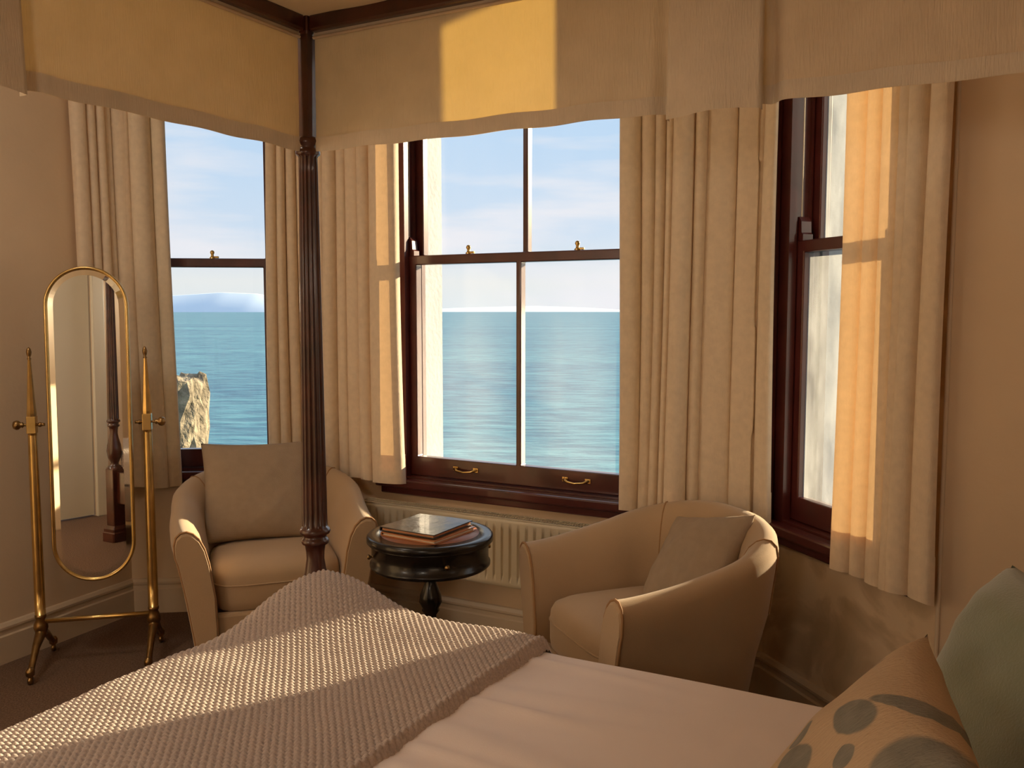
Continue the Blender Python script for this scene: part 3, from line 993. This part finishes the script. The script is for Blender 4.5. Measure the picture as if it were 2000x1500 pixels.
def throw():
    step = 0.0023
    su = np.arange(M0u - .16, 0.735, step)
    sv = np.arange(M0v - .13, M1v + .13, step)
    g = 0.006
    pu, du = rounded(su, M0u - g - .012, 9.0, 0.075, .2); pv, dv = rounded(sv, M0v - g - .006, M1v + g + .01, 0.060, .2)
    U, V = np.meshgrid(pu, pv, indexing='ij'); DU, DV = np.meshgrid(du, dv, indexing='ij')
    SU, SV = np.meshgrid(su, sv, indexing='ij')
    bumpc = 0.066 * np.exp(-((((SU - .07) / .235) ** 2 + ((SV - .08) / .235) ** 2)) ** 1.6)
    soft = 0.010 * wob(SU, SV, 41, 6, 6.0) + 0.003 * wob(SU, SV, 42, 6, 24.0)
    # chunky knit: ribs of slanting stitches
    ang = math.radians(48)
    pq = SU * math.cos(ang) + SV * math.sin(ang)
    qq = -SU * math.sin(ang) + SV * math.cos(ang)
    warp = 0.0016 * wob(SU, SV, 43, 6, 30.0)
    rib = (qq + warp) / 0.0122
    fr = rib - np.floor(rib)
    row = np.floor(rib)
    stx = (pq + warp) / 0.0140 + 0.37 * (row % 3) - 0.45 * np.abs(fr - .5)
    stitch = np.abs(np.sin(np.pi * stx)) ** 0.8
    knit = 0.0068 * (np.sin(np.pi * fr) ** 0.55) * (0.10 + 0.90 * stitch)
    edge = 0.008 * smoothstep(.02, .0, np.abs(SU - .725))      # rolled border
    tz = SHEET_TOP + 0.014 + bumpc + soft + knit + edge - 0.03 * smoothstep(.713, .736, SU)
    Z = tz - np.maximum(DU, DV)
    # push the knit outwards where the cloth hangs
    hang_u = (DU > .05); hang_v = (DV > .05)
    U = U - knit * hang_u
    V = V - knit * (hang_v & (SV < .5)) + knit * (hang_v & (SV > .5))
    o = grid_obj('knitted_throw', np.stack([U, -V, Z], -1), 'throw_wool')
    o.location = (BP.x, BP.y, 0); o.rotation_euler = (0, 0, RZB)
    meta(o, 'chunky taupe knitted throw across the foot of the bed', 'blanket')
throw()

# ------------------------------------------------------------------ cushions
def cushion(name, w, h, t, m, label, mtx, seed=1, pinch=0.10, wr=0.006, cat='cushion', power=2.6, piping=None, group=None):
    n = 46
    a = np.linspace(-1, 1, n)
    X, Y = np.meshgrid(a, a, indexing='ij')
    pts = []
    for side in (1, -1):
        prof = np.clip((1 - np.abs(X) ** power) * (1 - np.abs(Y) ** power), 0, 1) ** 0.5
        z = side * t / 2 * prof
        px = X * w / 2 * (1 - pinch * (1 - Y ** 2) * np.abs(X) ** 3)
        py = Y * h / 2 * (1 - pinch * (1 - X ** 2) * np.abs(Y) ** 3)
        z = z + wr * wob(X * 1.2, Y * 1.2, seed + side, 7, 4.0) * prof + wr * .5 * wob(X, Y, seed + 9 + side, 6, 12.0) * prof ** .5
        pts.append(np.stack([px, py, z], -1))
    V = np.concatenate([p.reshape(-1, 3) for p in pts])
    F = []
    idm = np.arange(n * n).reshape(n, n)
    back = idm + n * n
    back = back.copy()
    for i in range(n):
        for j in range(n):
            if i in (0, n - 1) or j in (0, n - 1):
                back[i, j] = idm[i, j]
    for i in range(n - 1):
        for j in range(n - 1):
            F.append((idm[i, j], idm[i + 1, j], idm[i + 1, j + 1], idm[i, j + 1]))
            F.append((back[i, j], back[i, j + 1], back[i + 1, j + 1], back[i + 1, j]))
    used = np.unique(np.array(F))
    re = -np.ones(len(V), int); re[used] = np.arange(len(used))
    o = mesh_obj(name, V[used], [tuple(int(re[k]) for k in f) for f in F], m, None, smooth=True)
    o.matrix_world = mtx
    meta(o, label, cat, group)
    if piping:
        ring = [(-1, s) for s in a[:-1]] + [(s, 1) for s in a[:-1]] + [(1, -s) for s in a[:-1]] + [(-s, -1) for s in a[:-1]]
        path = []
        for (x, y) in ring:
            path.append((x * w / 2 * (1 - pinch * (1 - y * y) * abs(x) ** 3), y * h / 2 * (1 - pinch * (1 - x * x) * abs(y) ** 3), 0))
        tube('piping', path, 0.0035, piping, o, 6, closed=True)
    return o

def frame(loc, xdir, ndir):
    """matrix with local x near xdir, local z = ndir"""
    z = Vector(ndir).normalized()
    x = Vector(xdir); x = (x - z * x.dot(z)).normalized()
    y = z.cross(x)
    m = Matrix((x, y, z)).transposed().to_4x4()
    m.translation = Vector(loc)
    return m

def ray_pt(px, py, Y):
    F_ = Vector((0, math.cos(PITCH), -math.sin(PITCH))); U_ = Vector((0, math.sin(PITCH), math.cos(PITCH)))
    d = Vector((1, 0, 0)) * (px - 1000) + U_ * (750 - py) + F_ * 1750
    return Vector((0, 0, CAM_H)) + d * (Y / d.y)

# ------------------------------------------------------------------ tub chairs
def tub_chair(loc, rz, label, hb=0.718, ha=0.585):
    """faces local -y; seat centre at origin"""
    ch = empty('tub_chair', (loc[0], loc[1], 0), rz)
    meta(ch, label, 'armchair', 'cream tub armchairs by the window')
    W, DF, DB = 0.352, -0.34, 0.262          # outer half width, front, back
    # outer plan path: left front -> back -> right front
    pts2 = []
    ns = 14
    ysw = -0.02
    for k in range(ns):
        t = k / ns
        pts2.append((-W + 0.012 * math.sin(math.pi * t) * -1, DF + (ysw - DF) * t))
    nb = 36
    for k in range(nb + 1):
        a = math.pi - math.pi * k / nb
        c, s = math.cos(a), math.sin(a)
        e = 2 / 2.35
        pts2.append((W * math.copysign(abs(c) ** e, c), ysw + (DB - ysw) * abs(s) ** e))
    for k in range(1, ns + 1):
        t = k / ns
        pts2.append((W, ysw + (DF - ysw) * t))
    P2 = np.array(pts2)
    n = len(P2)
    tg = np.gradient(P2, axis=0); tg /= np.linalg.norm(tg, axis=1)[:, None]
    nrm = np.stack([-tg[:, 1], tg[:, 0]], -1)          # outward (path runs clockwise)
    arc = np.concatenate([[0], np.cumsum(np.linalg.norm(np.diff(P2, axis=0), axis=1))]); arc /= arc[-1]
    backness = smoothstep(0.0, 0.46, 0.5 - np.abs(arc - .5))
    H = ha + (hb - ha) * backness
    def section(Hk, bk):
        lean = 0.030 * bk
        base = [(-0.075, 0.055), (-0.060, 0.18), (-0.035, 0.34), (-0.010, 0.47), (0.0, Hk - .085), (0.002, Hk - .045), (-0.004, Hk - .018), (-0.020, Hk - .003),
                (-0.040, Hk), (-0.060, Hk - .008), (-0.080, Hk - .028), (-0.098, Hk - .065), (-0.112, Hk - .12), (-0.122, Hk - .19), (-0.130, 0.34), (-0.135, 0.22), (-0.135, 0.10)]
        return [(o + lean * max(0, (z - .3) / .4), z) for o, z in base]
    ms = len(section(.6, 0))
    pts = np.zeros((n, ms, 3))
    for i in range(n):
        for j, (o_, z) in enumerate(section(H[i], backness[i])):
            pts[i, j] = (P2[i, 0] + nrm[i, 0] * o_, P2[i, 1] + nrm[i, 1] * o_, z)
    sh = grid_obj('shell', pts, 'chair_fabric', ch, close_v=True)
    # piping seams where the back panel joins the arms
    for i0 in (ns + 8, ns + nb - 8):
        tube('back_seam', [tuple(pts[i0, j] + np.array([nrm[i0, 0] * .0015, nrm[i0, 1] * .0015, .001])) for j in range(3, 14)], 0.0028, 'piping', sh, 6)
    # flat arm fronts with contrasting piping
    for end, i0 in ((0, 0), (1, n - 1)):
        ring = pts[i0].copy()
        c = ring.mean(0)
        fr = ring.copy(); fr[:, 1] = DF - 0.004
        fr2 = c + (ring - c) * 0.93; fr2[:, 1] = DF - 0.012
        V = list(map(tuple, ring)) + list(map(tuple, fr)) + list(map(tuple, fr2))
        Fc_ = []
        for j in range(ms):
            k = (j + 1) % ms
            Fc_ += [(j, k, ms + k, ms + j), (ms + j, ms + k, 2 * ms + k, 2 * ms + j)]
        Fc_.append(tuple(range(2 * ms, 3 * ms)))
        if end == 0: Fc_ = [f[::-1] for f in Fc_]
        ap = mesh_obj('arm_front', V, Fc_, 'chair_fabric', ch)
        tube('piping', [(q[0], DF - .005, q[2]) for q in ring[:]], 0.0042, 'piping', ap, 6)
    # seat cushion, boxed with rounded front
    na, nb2 = 40, 22
    th = np.linspace(0, 2 * np.pi, na, endpoint=False)
    wi, fy, by = W - .118, DF + .012, DB - .125
    cy, hy = (fy + by) / 2, (by - fy) / 2
    prof = [(0.0, 0.445), (0.35, 0.446), (0.65, 0.442), (0.85, 0.432), (0.95, 0.418), (0.99, 0.398), (1.0, 0.37), (1.0, 0.31), (0.985, 0.285), (0.95, 0.275), (0.0, 0.275)]
    sp = np.zeros((len(prof), na, 3))
    for i, (k, z) in enumerate(prof):
        for j, a in enumerate(th):
            c, s = math.cos(a), math.sin(a)
            ex = 2 / 5.0
            x = wi * math.copysign(abs(c) ** ex, c); y = hy * math.copysign(abs(s) ** ex, s)
            sp[i, j] = (x * k, cy + y * k, z)
    sc = grid_obj('seat_cushion', sp, 'chair_fabric', ch, close_v=True)
    tube('piping', [tuple(sp[6, j] + np.array([0, 0, .0])) for j in range(na)], 0.0032, 'chair_fabric', sc, 6, closed=True)
    box('front_rail', -wi - .01, wi + .01, DF + .012, DF + .05, 0.06, 0.275, 'chair_fabric', ch, 0.012)
    for (x, y) in ((-.26, -.28), (.26, -.28), (-.18, .13), (.18, .13)):
        lathe('leg', [(0.015, 0), (0.017, .004), (0.023, .065), (0.023, .07)], 'wood_leg', ch, 14, (x, y, 0))
    return ch

LC_F0, LC_F1 = Vector((-1.185, 3.02)), Vector((-0.480, 3.285))
def place_chair(f0, f1, label, **kw):
    mid = (f0 + f1) / 2
    d = (f1 - f0).normalized()
    back = Vector((-d.y, d.x))
    c = mid + back * 0.34
    rz = math.atan2(d.y, d.x)
    return c, rz, d, back, tub_chair((c.x, c.y), rz, label, **kw)
lc, lrz, ld, lb, _ = place_chair(LC_F0, LC_F1, 'cream tub armchair behind the bed post with an upright cushion')
RC_F0, RC_F1 = Vector((0.035, 2.93)), Vector((0.290, 2.285))
rc, rrz, rd, rb, _ = place_chair(RC_F0, RC_F1, 'cream tub armchair right of the round table, turned sideways')

cpos = Vector((lc.x, lc.y, 0)) + Vector((*(lb * 0.085), 0)) + Vector((*(ld * -0.03), 0))
cushion('cushion', 0.44, 0.40, 0.13, 'cushion_linen', 'plain linen cushion standing in the left armchair',
        frame((cpos.x, cpos.y, 0.628), (ld.x, ld.y, -0.02), (-lb.x, -lb.y, 0.34)), 3, 0.06, 0.006)
cpos = Vector((rc.x, rc.y, 0)) + Vector((*(rb * 0.09), 0)) + Vector((*(rd * 0.02), 0))
cushion('cushion', 0.36, 0.36, 0.12, 'cushion_linen', 'plain linen cushion slumped in the right armchair',
        frame((cpos.x, cpos.y, 0.555), (rd.x * .9, rd.y * .9, 0.30), (-rb.x, -rb.y, 0.75)), 5, 0.09, 0.010)

# ------------------------------------------------------------------ drum table, folders
TX, TY, TZ, TR = -0.277, 2.98, 0.600, 0.2135
tb = empty('drum_table', (TX, TY, 0))
meta(tb, 'round black drum table with tan leather top between the armchairs', 'table')
lathe('table_top', [(TR - .004, TZ - .028), (TR, TZ - .024), (TR, TZ - .008), (TR - .006, TZ - .001), (TR - .012, TZ), (TR - .046, TZ), (TR - .047, TZ - .002), (0.002, TZ - .002)], 'ebony', tb, 72)
lt = lathe('leather_inset', [(TR - .048, TZ - .002), (TR - .049, TZ + .0005), (0.001, TZ + .0005)], 'table_leather', tb, 72)
dr = lathe('drum_apron', [(0.05, TZ - .112), (TR - .016, TZ - .112), (TR - .010, TZ - .106), (TR - .010, TZ - .098), (TR - .016, TZ - .094), (TR - .016, TZ - .036), (TR - .006, TZ - .030), (TR - .006, TZ - .028)], 'ebony', tb, 72)
for a in (20, 110, 200, 290):
    c, s = math.cos(math.radians(a)), math.sin(math.radians(a))
    k = lathe('drawer_knob', [(0.003, 0), (0.004, .006), (0.009, .012), (0.008, .017), (0.001, .019)], 'old_brass', dr, 12, axis='x')
    k.location = (c * (TR - .017), s * (TR - .017), TZ - .066); k.rotation_euler = (0, 0, math.radians(a))
lathe('pedestal', [(0.05, TZ - .112), (0.046, TZ - .122), (0.022, TZ - .132), (0.018, TZ - .165), (0.024, TZ - .185), (0.036, TZ - .215), (0.039, TZ - .240), (0.028, TZ - .262), (0.030, TZ - .270), (0.020, TZ - .285), (0.019, TZ - .36), (0.032, TZ - .40), (0.042, TZ - .44), (0.042, TZ - .50), (0.025, TZ - .51)], 'ebony', tb, 32)
for a in (35, 155, 275):
    c, s = math.cos(math.radians(a)), math.sin(math.radians(a))
    path = [(c * r, s * r, z) for r, z in ((0.025, .135), (0.07, .130), (0.12, .095), (0.16, .050), (0.195, .024), (0.215, .020))]
    ft = tube('foot', path, [.017, .017, .015, .013, .011, .011], 'ebony', tb, 10)
    lathe('castor', [(0.006, 0.0), (0.011, .003), (0.011, .016), (0.005, .020)], 'old_brass', ft, 12, (c * .207, s * .207, 0))

def quad_slab(name, corners, z0, z1, m, label, cat, group=None):
    """thin book-like slab from four plan corners"""
    v = [(x, y, z0) for x, y in corners] + [(x, y, z1) for x, y in corners]
    f = [(0, 3, 2, 1), (4, 5, 6, 7)] + [(i, (i + 1) % 4, 4 + (i + 1) % 4, 4 + i) for i in range(4)]
    return v, f
def folder(name, center, ang, w, d, z0, z1, mcover, mpage, label, group):
    e = empty(name, (center[0], center[1], z0), ang)
    meta(e, label, 'folder', group)
    th = 0.003
    box('back_cover', -w / 2, w / 2, -d / 2, d / 2, 0, th, mcover, e, 0.001)
    g = 10
    xs, ys = np.meshgrid(np.linspace(-w / 2, w / 2, g), np.linspace(-d / 2, d / 2, g), indexing='ij')
    top = (z1 - z0) + 0.002 * np.sin(xs * 14 + 1) * np.sin(ys * 11 + .4)
    P = np.stack([xs, ys, top], -1)
    V = list(map(tuple, P.reshape(-1, 3))) + [tuple(q - np.array([0, 0, th])) for q in P.reshape(-1, 3)]
    F = []
    for i in range(g - 1):
        for j in range(g - 1):
            a, b, c, d_ = i * g + j, (i + 1) * g + j, (i + 1) * g + j + 1, i * g + j + 1
            F += [(a, b, c, d_), (a + g * g, d_ + g * g, c + g * g, b + g * g)]
    rim = [i * g for i in range(g)] + [(g - 1) * g + j for j in range(1, g)] + [i * g + g - 1 for i in range(g - 2, -1, -1)] + [j for j in range(g - 2, 0, -1)]
    for k in range(len(rim)):
        a, b = rim[k], rim[(k + 1) % len(rim)]
        F.append((a, a + g * g, b + g * g, b))
    mesh_obj('front_cover', V, F, mcover, e, smooth=False)
    box('pages', -w / 2 + .006, w / 2 - .006, -d / 2 + .004, d / 2 - .004, th, z1 - z0 - th - .002, mpage, e)
    box('spine', -w / 2 - .003, -w / 2 + .002, -d / 2, d / 2, 0, z1 - z0 - .001, mcover, e, 0.001)
    return e
fa = math.radians(-33)
folder('leather_folder', (TX - .003, TY - .016), fa, 0.225, 0.225, TZ + .001, TZ + .014, 'folder_tan', 'paper', 'tan leather folder lying under the black folder on the round table', 'folders on the round table')
folder('black_folder', (TX - .010, TY - .006), fa + .04, 0.220, 0.225, TZ + .0165, TZ + .031, 'folder_black', 'folder_tan', 'glossy black folder on top of the round table', 'folders on the round table')

# ------------------------------------------------------------------ radiator under the middle window
rad = empty('radiator', (B.x, B.y, 0), RZ2)
meta(rad, 'long low cream panel radiator under the middle window', 'radiator')
RX0, RX1, RZa, RZb, RY = 0.33, 1.68, 0.270, 0.540, -0.105
def radiator():
    nx = 1400
    x = np.linspace(RX0, RX1, nx)
    z = np.array([RZa, RZa + .006, RZa + .018, RZa + .026, RZa + .045, RZb - .045, RZb - .026, RZb - .014, RZb - .004, RZb])
    f = np.array([0, 0, 0, .0, 1, 1, .0, 0, 0, 0.])
    ph = (x - RX0) / 0.0355
    fl = ph - np.floor(ph)
    groove = 0.011 * smoothstep(.30, .42, fl) * (1 - smoothstep(.58, .70, fl))
    pts = np.zeros((nx, len(z), 3))
    pts[..., 0] = x[:, None]
    pts[..., 1] = RY + groove[:, None] * f[None, :] + np.array([.006, 0, 0, 0, 0, 0, 0, 0, 0, .006])[None, :]
    pts[..., 2] = z[None, :]
    grid_obj('front_panel', pts, 'radiator_enamel', rad)
    box('back_panel', RX0, RX1, -0.045, -0.035, RZa, RZb - .002, 'radiator_enamel', rad)
    for xa in (RX0, RX1 - .004):
        box('side_panel', xa, xa + .004, RY + .003, -0.035, RZa + .005, RZb, 'radiator_enamel', rad)
    box('shaded_core', RX0 + .01, RX1 - .01, RY + .014, -0.048, RZa + .03, RZb - .02, 'radiator_shadow', rad)  # core in a darkened enamel tone, shade behind the grille put into its colour
    # open grille on the top: two long strips joined by cross bars
    xs = [RX0]
    k = RX0 + .006
    while k < RX1 - .01:
        xs += [k, k + .007]
        k += .011
    xs.append(RX1)
    ys = [RY, RY + .008, (RY - .035) / 2 - .002, (RY - .035) / 2 + .002, -0.043, -0.035]
    o = cells('top_grille', xs, ys, lambda i, j: not (i % 2 == 1 and j in (1, 3)), -(RZb + .004), -RZb, 'radiator_enamel', rad)
    for vt in o.data.vertices:
        x_, y_, z_ = vt.co
        vt.co = (x_, z_, -y_)
    o.data.flip_normals()
    for xa in (RX0 + .2, RX1 - .2):
        box('wall_bracket', xa - .015, xa + .015, -0.036, -0.0005, RZa + .03, RZb - .03, 'radiator_enamel', rad)
    tube('pipe', [(RX0 - .02, -.06, 0.0), (RX0 - .02, -.06, RZa + .02), (RX0 - .012, -.062, RZa + .032), (RX0 + .004, -.062, RZa + .034)], .0075, 'radiator_enamel', rad, 10)
    lathe('valve', [(0.008, RZa + .02), (0.016, RZa + .03), (0.018, RZa + .07), (0.014, RZa + .078), (0.002, RZa + .08)], 'paper', rad, 16, (RX0 - .025, -.06, 0))
radiator()

# ------------------------------------------------------------------ cheval mirror
MH = math.radians(13.8)
MC = Vector((-1.585, 3.345))
mir = empty('cheval_mirror', (MC.x, MC.y, 0), MH)
meta(mir, 'brass cheval mirror with long rounded glass on castored stand', 'mirror')
HWm = 0.200                                # half distance of the posts
PIV = 0.925
def stadium(w, h, n=20):
    r = w / 2
    out = []
    for k in range(n + 1):
        a = math.pi * k / n
        out.append((r * math.cos(a), h / 2 - r + r * math.sin(a)))
    for k in range(n + 1):
        a = math.pi + math.pi * k / n
        out.append((r * math.cos(a), -h / 2 + r + r * math.sin(a)))
    return out
def cheval():
    for s in (-1, 1):
        x = s * HWm
        p = lathe('post', [(0.0185, 0.205), (0.0185, 0.30), (0.0175, 0.60), (0.0155, 0.885), (0.0150, 0.893)], 'brass', mir, 24, (x, 0, 0))
        lathe('post_collar', [(0.012, 0.125), (0.020, 0.135), (0.026, 0.155), (0.024, 0.170), (0.016, 0.188), (0.020, 0.195), (0.020, 0.203), (0.0165, 0.206)], 'old_brass', p, 24, (x, 0, 0))
        box('pivot_block', x - .016, x + .016, -.016, .016, 0.893, 0.957, 'brass', mir, 0.002)
        t = lathe('tapered_spire', [(0.0165, 0.957), (0.0175, 0.967), (0.0150, 1.00), (0.0058, 1.165), (0.0058, 1.168)], 'brass', mir, 8, (x, 0, 0))
        t.data.polygons.foreach_set('use_smooth', [False] * len(t.data.polygons))
        lathe('finial', [(0.005, 1.166), (0.008, 1.170), (0.0045, 1.175), (0.008, 1.185), (0.0095, 1.195), (0.0065, 1.207), (0.001, 1.213)], 'old_brass', mir, 16, (x, 0, 0))
        kx = x + s * .016
        k = lathe('pivot_knob', [(0.004, 0), (0.005, .010), (0.011, .016), (0.008, .020), (0.016, .028), (0.018, .036), (0.014, .046), (0.002, .050)], 'old_brass', mir, 20, axis='x')
        k.location = (kx, 0, PIV); k.rotation_euler = (0, 0, 0 if s > 0 else math.pi)
        i_ = lathe('pivot_pin', [(0.005, 0), (0.005, .006), (0.009, .010), (0.009, .016), (0.006, .020), (0.006, .030)], 'old_brass', mir, 14, axis='x')
        i_.location = (x - s * .014, 0, PIV); i_.rotation_euler = (0, 0, math.pi if s > 0 else 0)
        # splayed feet, front and back, each on a castor
        for q in (-1, 1):
            path = [(x, q * .004, .135), (x, q * .03, .125), (x, q * .075, .105), (x, q * .115, .075), (x, q * .150, .050), (x, q * .168, .046)]
            ft = tube('foot', path, [.019, .018, .014, .012, .012, .011], 'old_brass', mir, 12)
            lathe('foot_cup', [(0.008, .028), (0.015, .034), (0.016, .050), (0.010, .060), (0.002, .062)], 'old_brass', ft, 16, (x, q * .163, 0))
            c = lathe('castor', [(0.004, -.008), (0.013, -.007), (0.015, 0), (0.013, .007), (0.004, .008)], 'old_brass', ft, 16, axis='x')
            c.location = (x, q * .165, .0155)
    tube('stretcher', [(-HWm + .015, 0, .178), (HWm - .015, 0, .178)], 0.0095, 'brass', mir, 14)
    # swinging glass, tilted a little
    tilt = math.radians(-1.3)
    w, h = 0.270, 1.165
    zc = PIV
    cz = 0.918
    def place(o):
        o.location = (0, 0, cz); o.rotation_euler = (tilt, 0, 0)
    st = stadium(w, h, 28)
    n = len(st)
    # frame ring: swept rounded rectangle
    prof = [(0.0, -.010), (0.006, -.013), (0.010, -.010), (0.011, 0.0), (0.010, .012), (-.002, .012), (-.004, .0)]
    pts = np.zeros((n, len(prof), 3))
    for i in range(n):
        p0, p1 = st[i - 1], st[(i + 1) % n]
        t = Vector((p1[0] - p0[0], p1[1] - p0[1])).normalized()
        nn = Vector((t.y, -t.x))
        for j, (o_, y) in enumerate(prof):
            pts[i, j] = (st[i][0] + nn.x * o_, y, st[i][1] + nn.y * o_)
    fr = grid_obj('mirror_frame', pts, 'brass', mir, close_u=True, close_v=True)
    place(fr)
    a = stadium(w - .004, h - .004, 28); b = stadium(w - .044, h - .044, 28)
    va = [(x, -.004, z) for x, z in a]; vb = [(x, -.0065, z) for x, z in b]
    bev = mesh_obj('bevelled_edge', va + vb, [(i, (i + 1) % n, n + (i + 1) % n, n + i) for i in range(n)], 'mirror_bevel', mir)
    place(bev)
    gl = mesh_obj('mirror_glass', vb, [tuple(range(n))], 'mirror_silver', mir)
    place(gl)
    bk = mesh_obj('backing_board', [(x, .004, z) for x, z in a] + [(x, .010, z) for x, z in a], [tuple(range(n))] + [tuple(range(2 * n - 1, n - 1, -1))] + [(i, n + i, n + (i + 1) % n, (i + 1) % n) for i in range(n)], 'wood_leg', mir)
    place(bk)
cheval()

# ------------------------------------------------------------------ bed cushions at the lower right
cushion('printed_cushion', 0.42, 0.42, 0.15, 'printed_linen', 'oatmeal cushion printed with blue-grey seed heads on the bed',
        frame((0.379, 1.004, 0.745), (-0.3, -0.954, 0.0), (-0.782, 0.246, 0.57)), 21, 0.05, 0.008, power=2.4)
cushion('green_cushion', 0.60, 0.36, 0.20, 'green_velvet', 'large sage green cushion behind the printed cushion on the bed',
        frame((0.765, 1.215, 0.750), (-0.06, -0.995, 0.0), (-0.90, 0.054, 0.43)), 23, 0.04, 0.008, power=3.2)

# ------------------------------------------------------------------ unseen fill lamps, added to brighten the interior
def fill_glow(name, strength, col):
    m = bpy.data.materials.new(name)
    m.use_nodes = True
    nt = m.node_tree
    nt.nodes.clear()
    e = N(nt, 'ShaderNodeEmission')
    e.inputs[0].default_value = (*col, 1)
    e.inputs[1].default_value = strength
    nt.links.new(e.outputs[0], N(nt, 'ShaderNodeOutputMaterial').inputs[0])
    MATS[name] = m
FILL_STRENGTH = 15.0  # emission strength shared by the added fill lamps
fill_glow('fill_glow', FILL_STRENGTH, (1.0, 0.91, 0.78))
def fill_wall_lamp(uu, label):  # made-up lamp with glowing shade, soft fill from the back wall
    p = BP + BV * BACK_V + BU * uu
    e = empty('fill_wall_lamp', (p.x, p.y, 0), math.atan2(BU.y, BU.x))
    meta(e, label, 'lamp', 'added fill lamps behind the photographer')
    lathe('backplate', [(0.002, 0), (0.05, .001), (0.05, .010), (0.03, .016), (0.002, .018)], 'old_brass', e, 24, (0, 0.001, 1.42), axis='y')
    tube('arm', [(0, .015, 1.42), (0, .10, 1.41), (0, .15, 1.43), (0, .155, 1.48)], .008, 'old_brass', e, 10)
    lathe('shade', [(0.135, 1.47), (0.11, 1.70), (0.02, 1.705)], 'fill_glow', e, 32, (0, .155, 0))
    return e
fill_wall_lamp(1.05, 'added unseen fill lamp on the back wall nearer the bed head')
fill_wall_lamp(-0.95, 'added unseen fill lamp on the back wall beyond the door')
fill_glow('fill_glow_soft', FILL_STRENGTH * 0.14, (1.0, 0.91, 0.78))
hp = BP + BU * HEAD_U - BV * 0.17
hl = empty('fill_head_lamp', (hp.x, hp.y, 0), math.atan2(BV.y, BV.x) + math.pi)  # weak lamp added out of frame to lift the right-hand side
meta(hl, 'small added fill lamp, out of view, on the wall beside the bed head', 'lamp')
lathe('backplate', [(0.002, 0), (0.04, .001), (0.04, .010), (0.02, .016), (0.002, .018)], 'old_brass', hl, 24, (0, 0.001, 1.32), axis='y')
tube('arm', [(0, .015, 1.32), (0, .07, 1.31), (0, .10, 1.33), (0, .105, 1.38)], .007, 'old_brass', hl, 10)
lathe('shade', [(0.09, 1.37), (0.07, 1.53), (0.02, 1.535)], 'fill_glow_soft', hl, 28, (0, .105, 0))
cl = empty('fill_ceiling_lamp', (-1.75, 2.05, 0))  # made-up ceiling light, unseen, adds fill from the upper left
meta(cl, 'round ceiling lamp added as unseen fill near the mirror wall', 'lamp')
lathe('lamp_rose', [(0.002, CEIL - .03), (0.20, CEIL - .028), (0.21, CEIL - .001), (0.002, CEIL - .001)], 'old_brass', cl, 40)
fill_glow('fill_bowl_glow', FILL_STRENGTH * 1.5, (1.0, 0.91, 0.78))
lathe('bowl', [(0.19, CEIL - .03), (0.18, CEIL - .07), (0.13, CEIL - .10), (0.05, CEIL - .115), (0.002, CEIL - .117)], 'fill_bowl_glow', cl, 40)
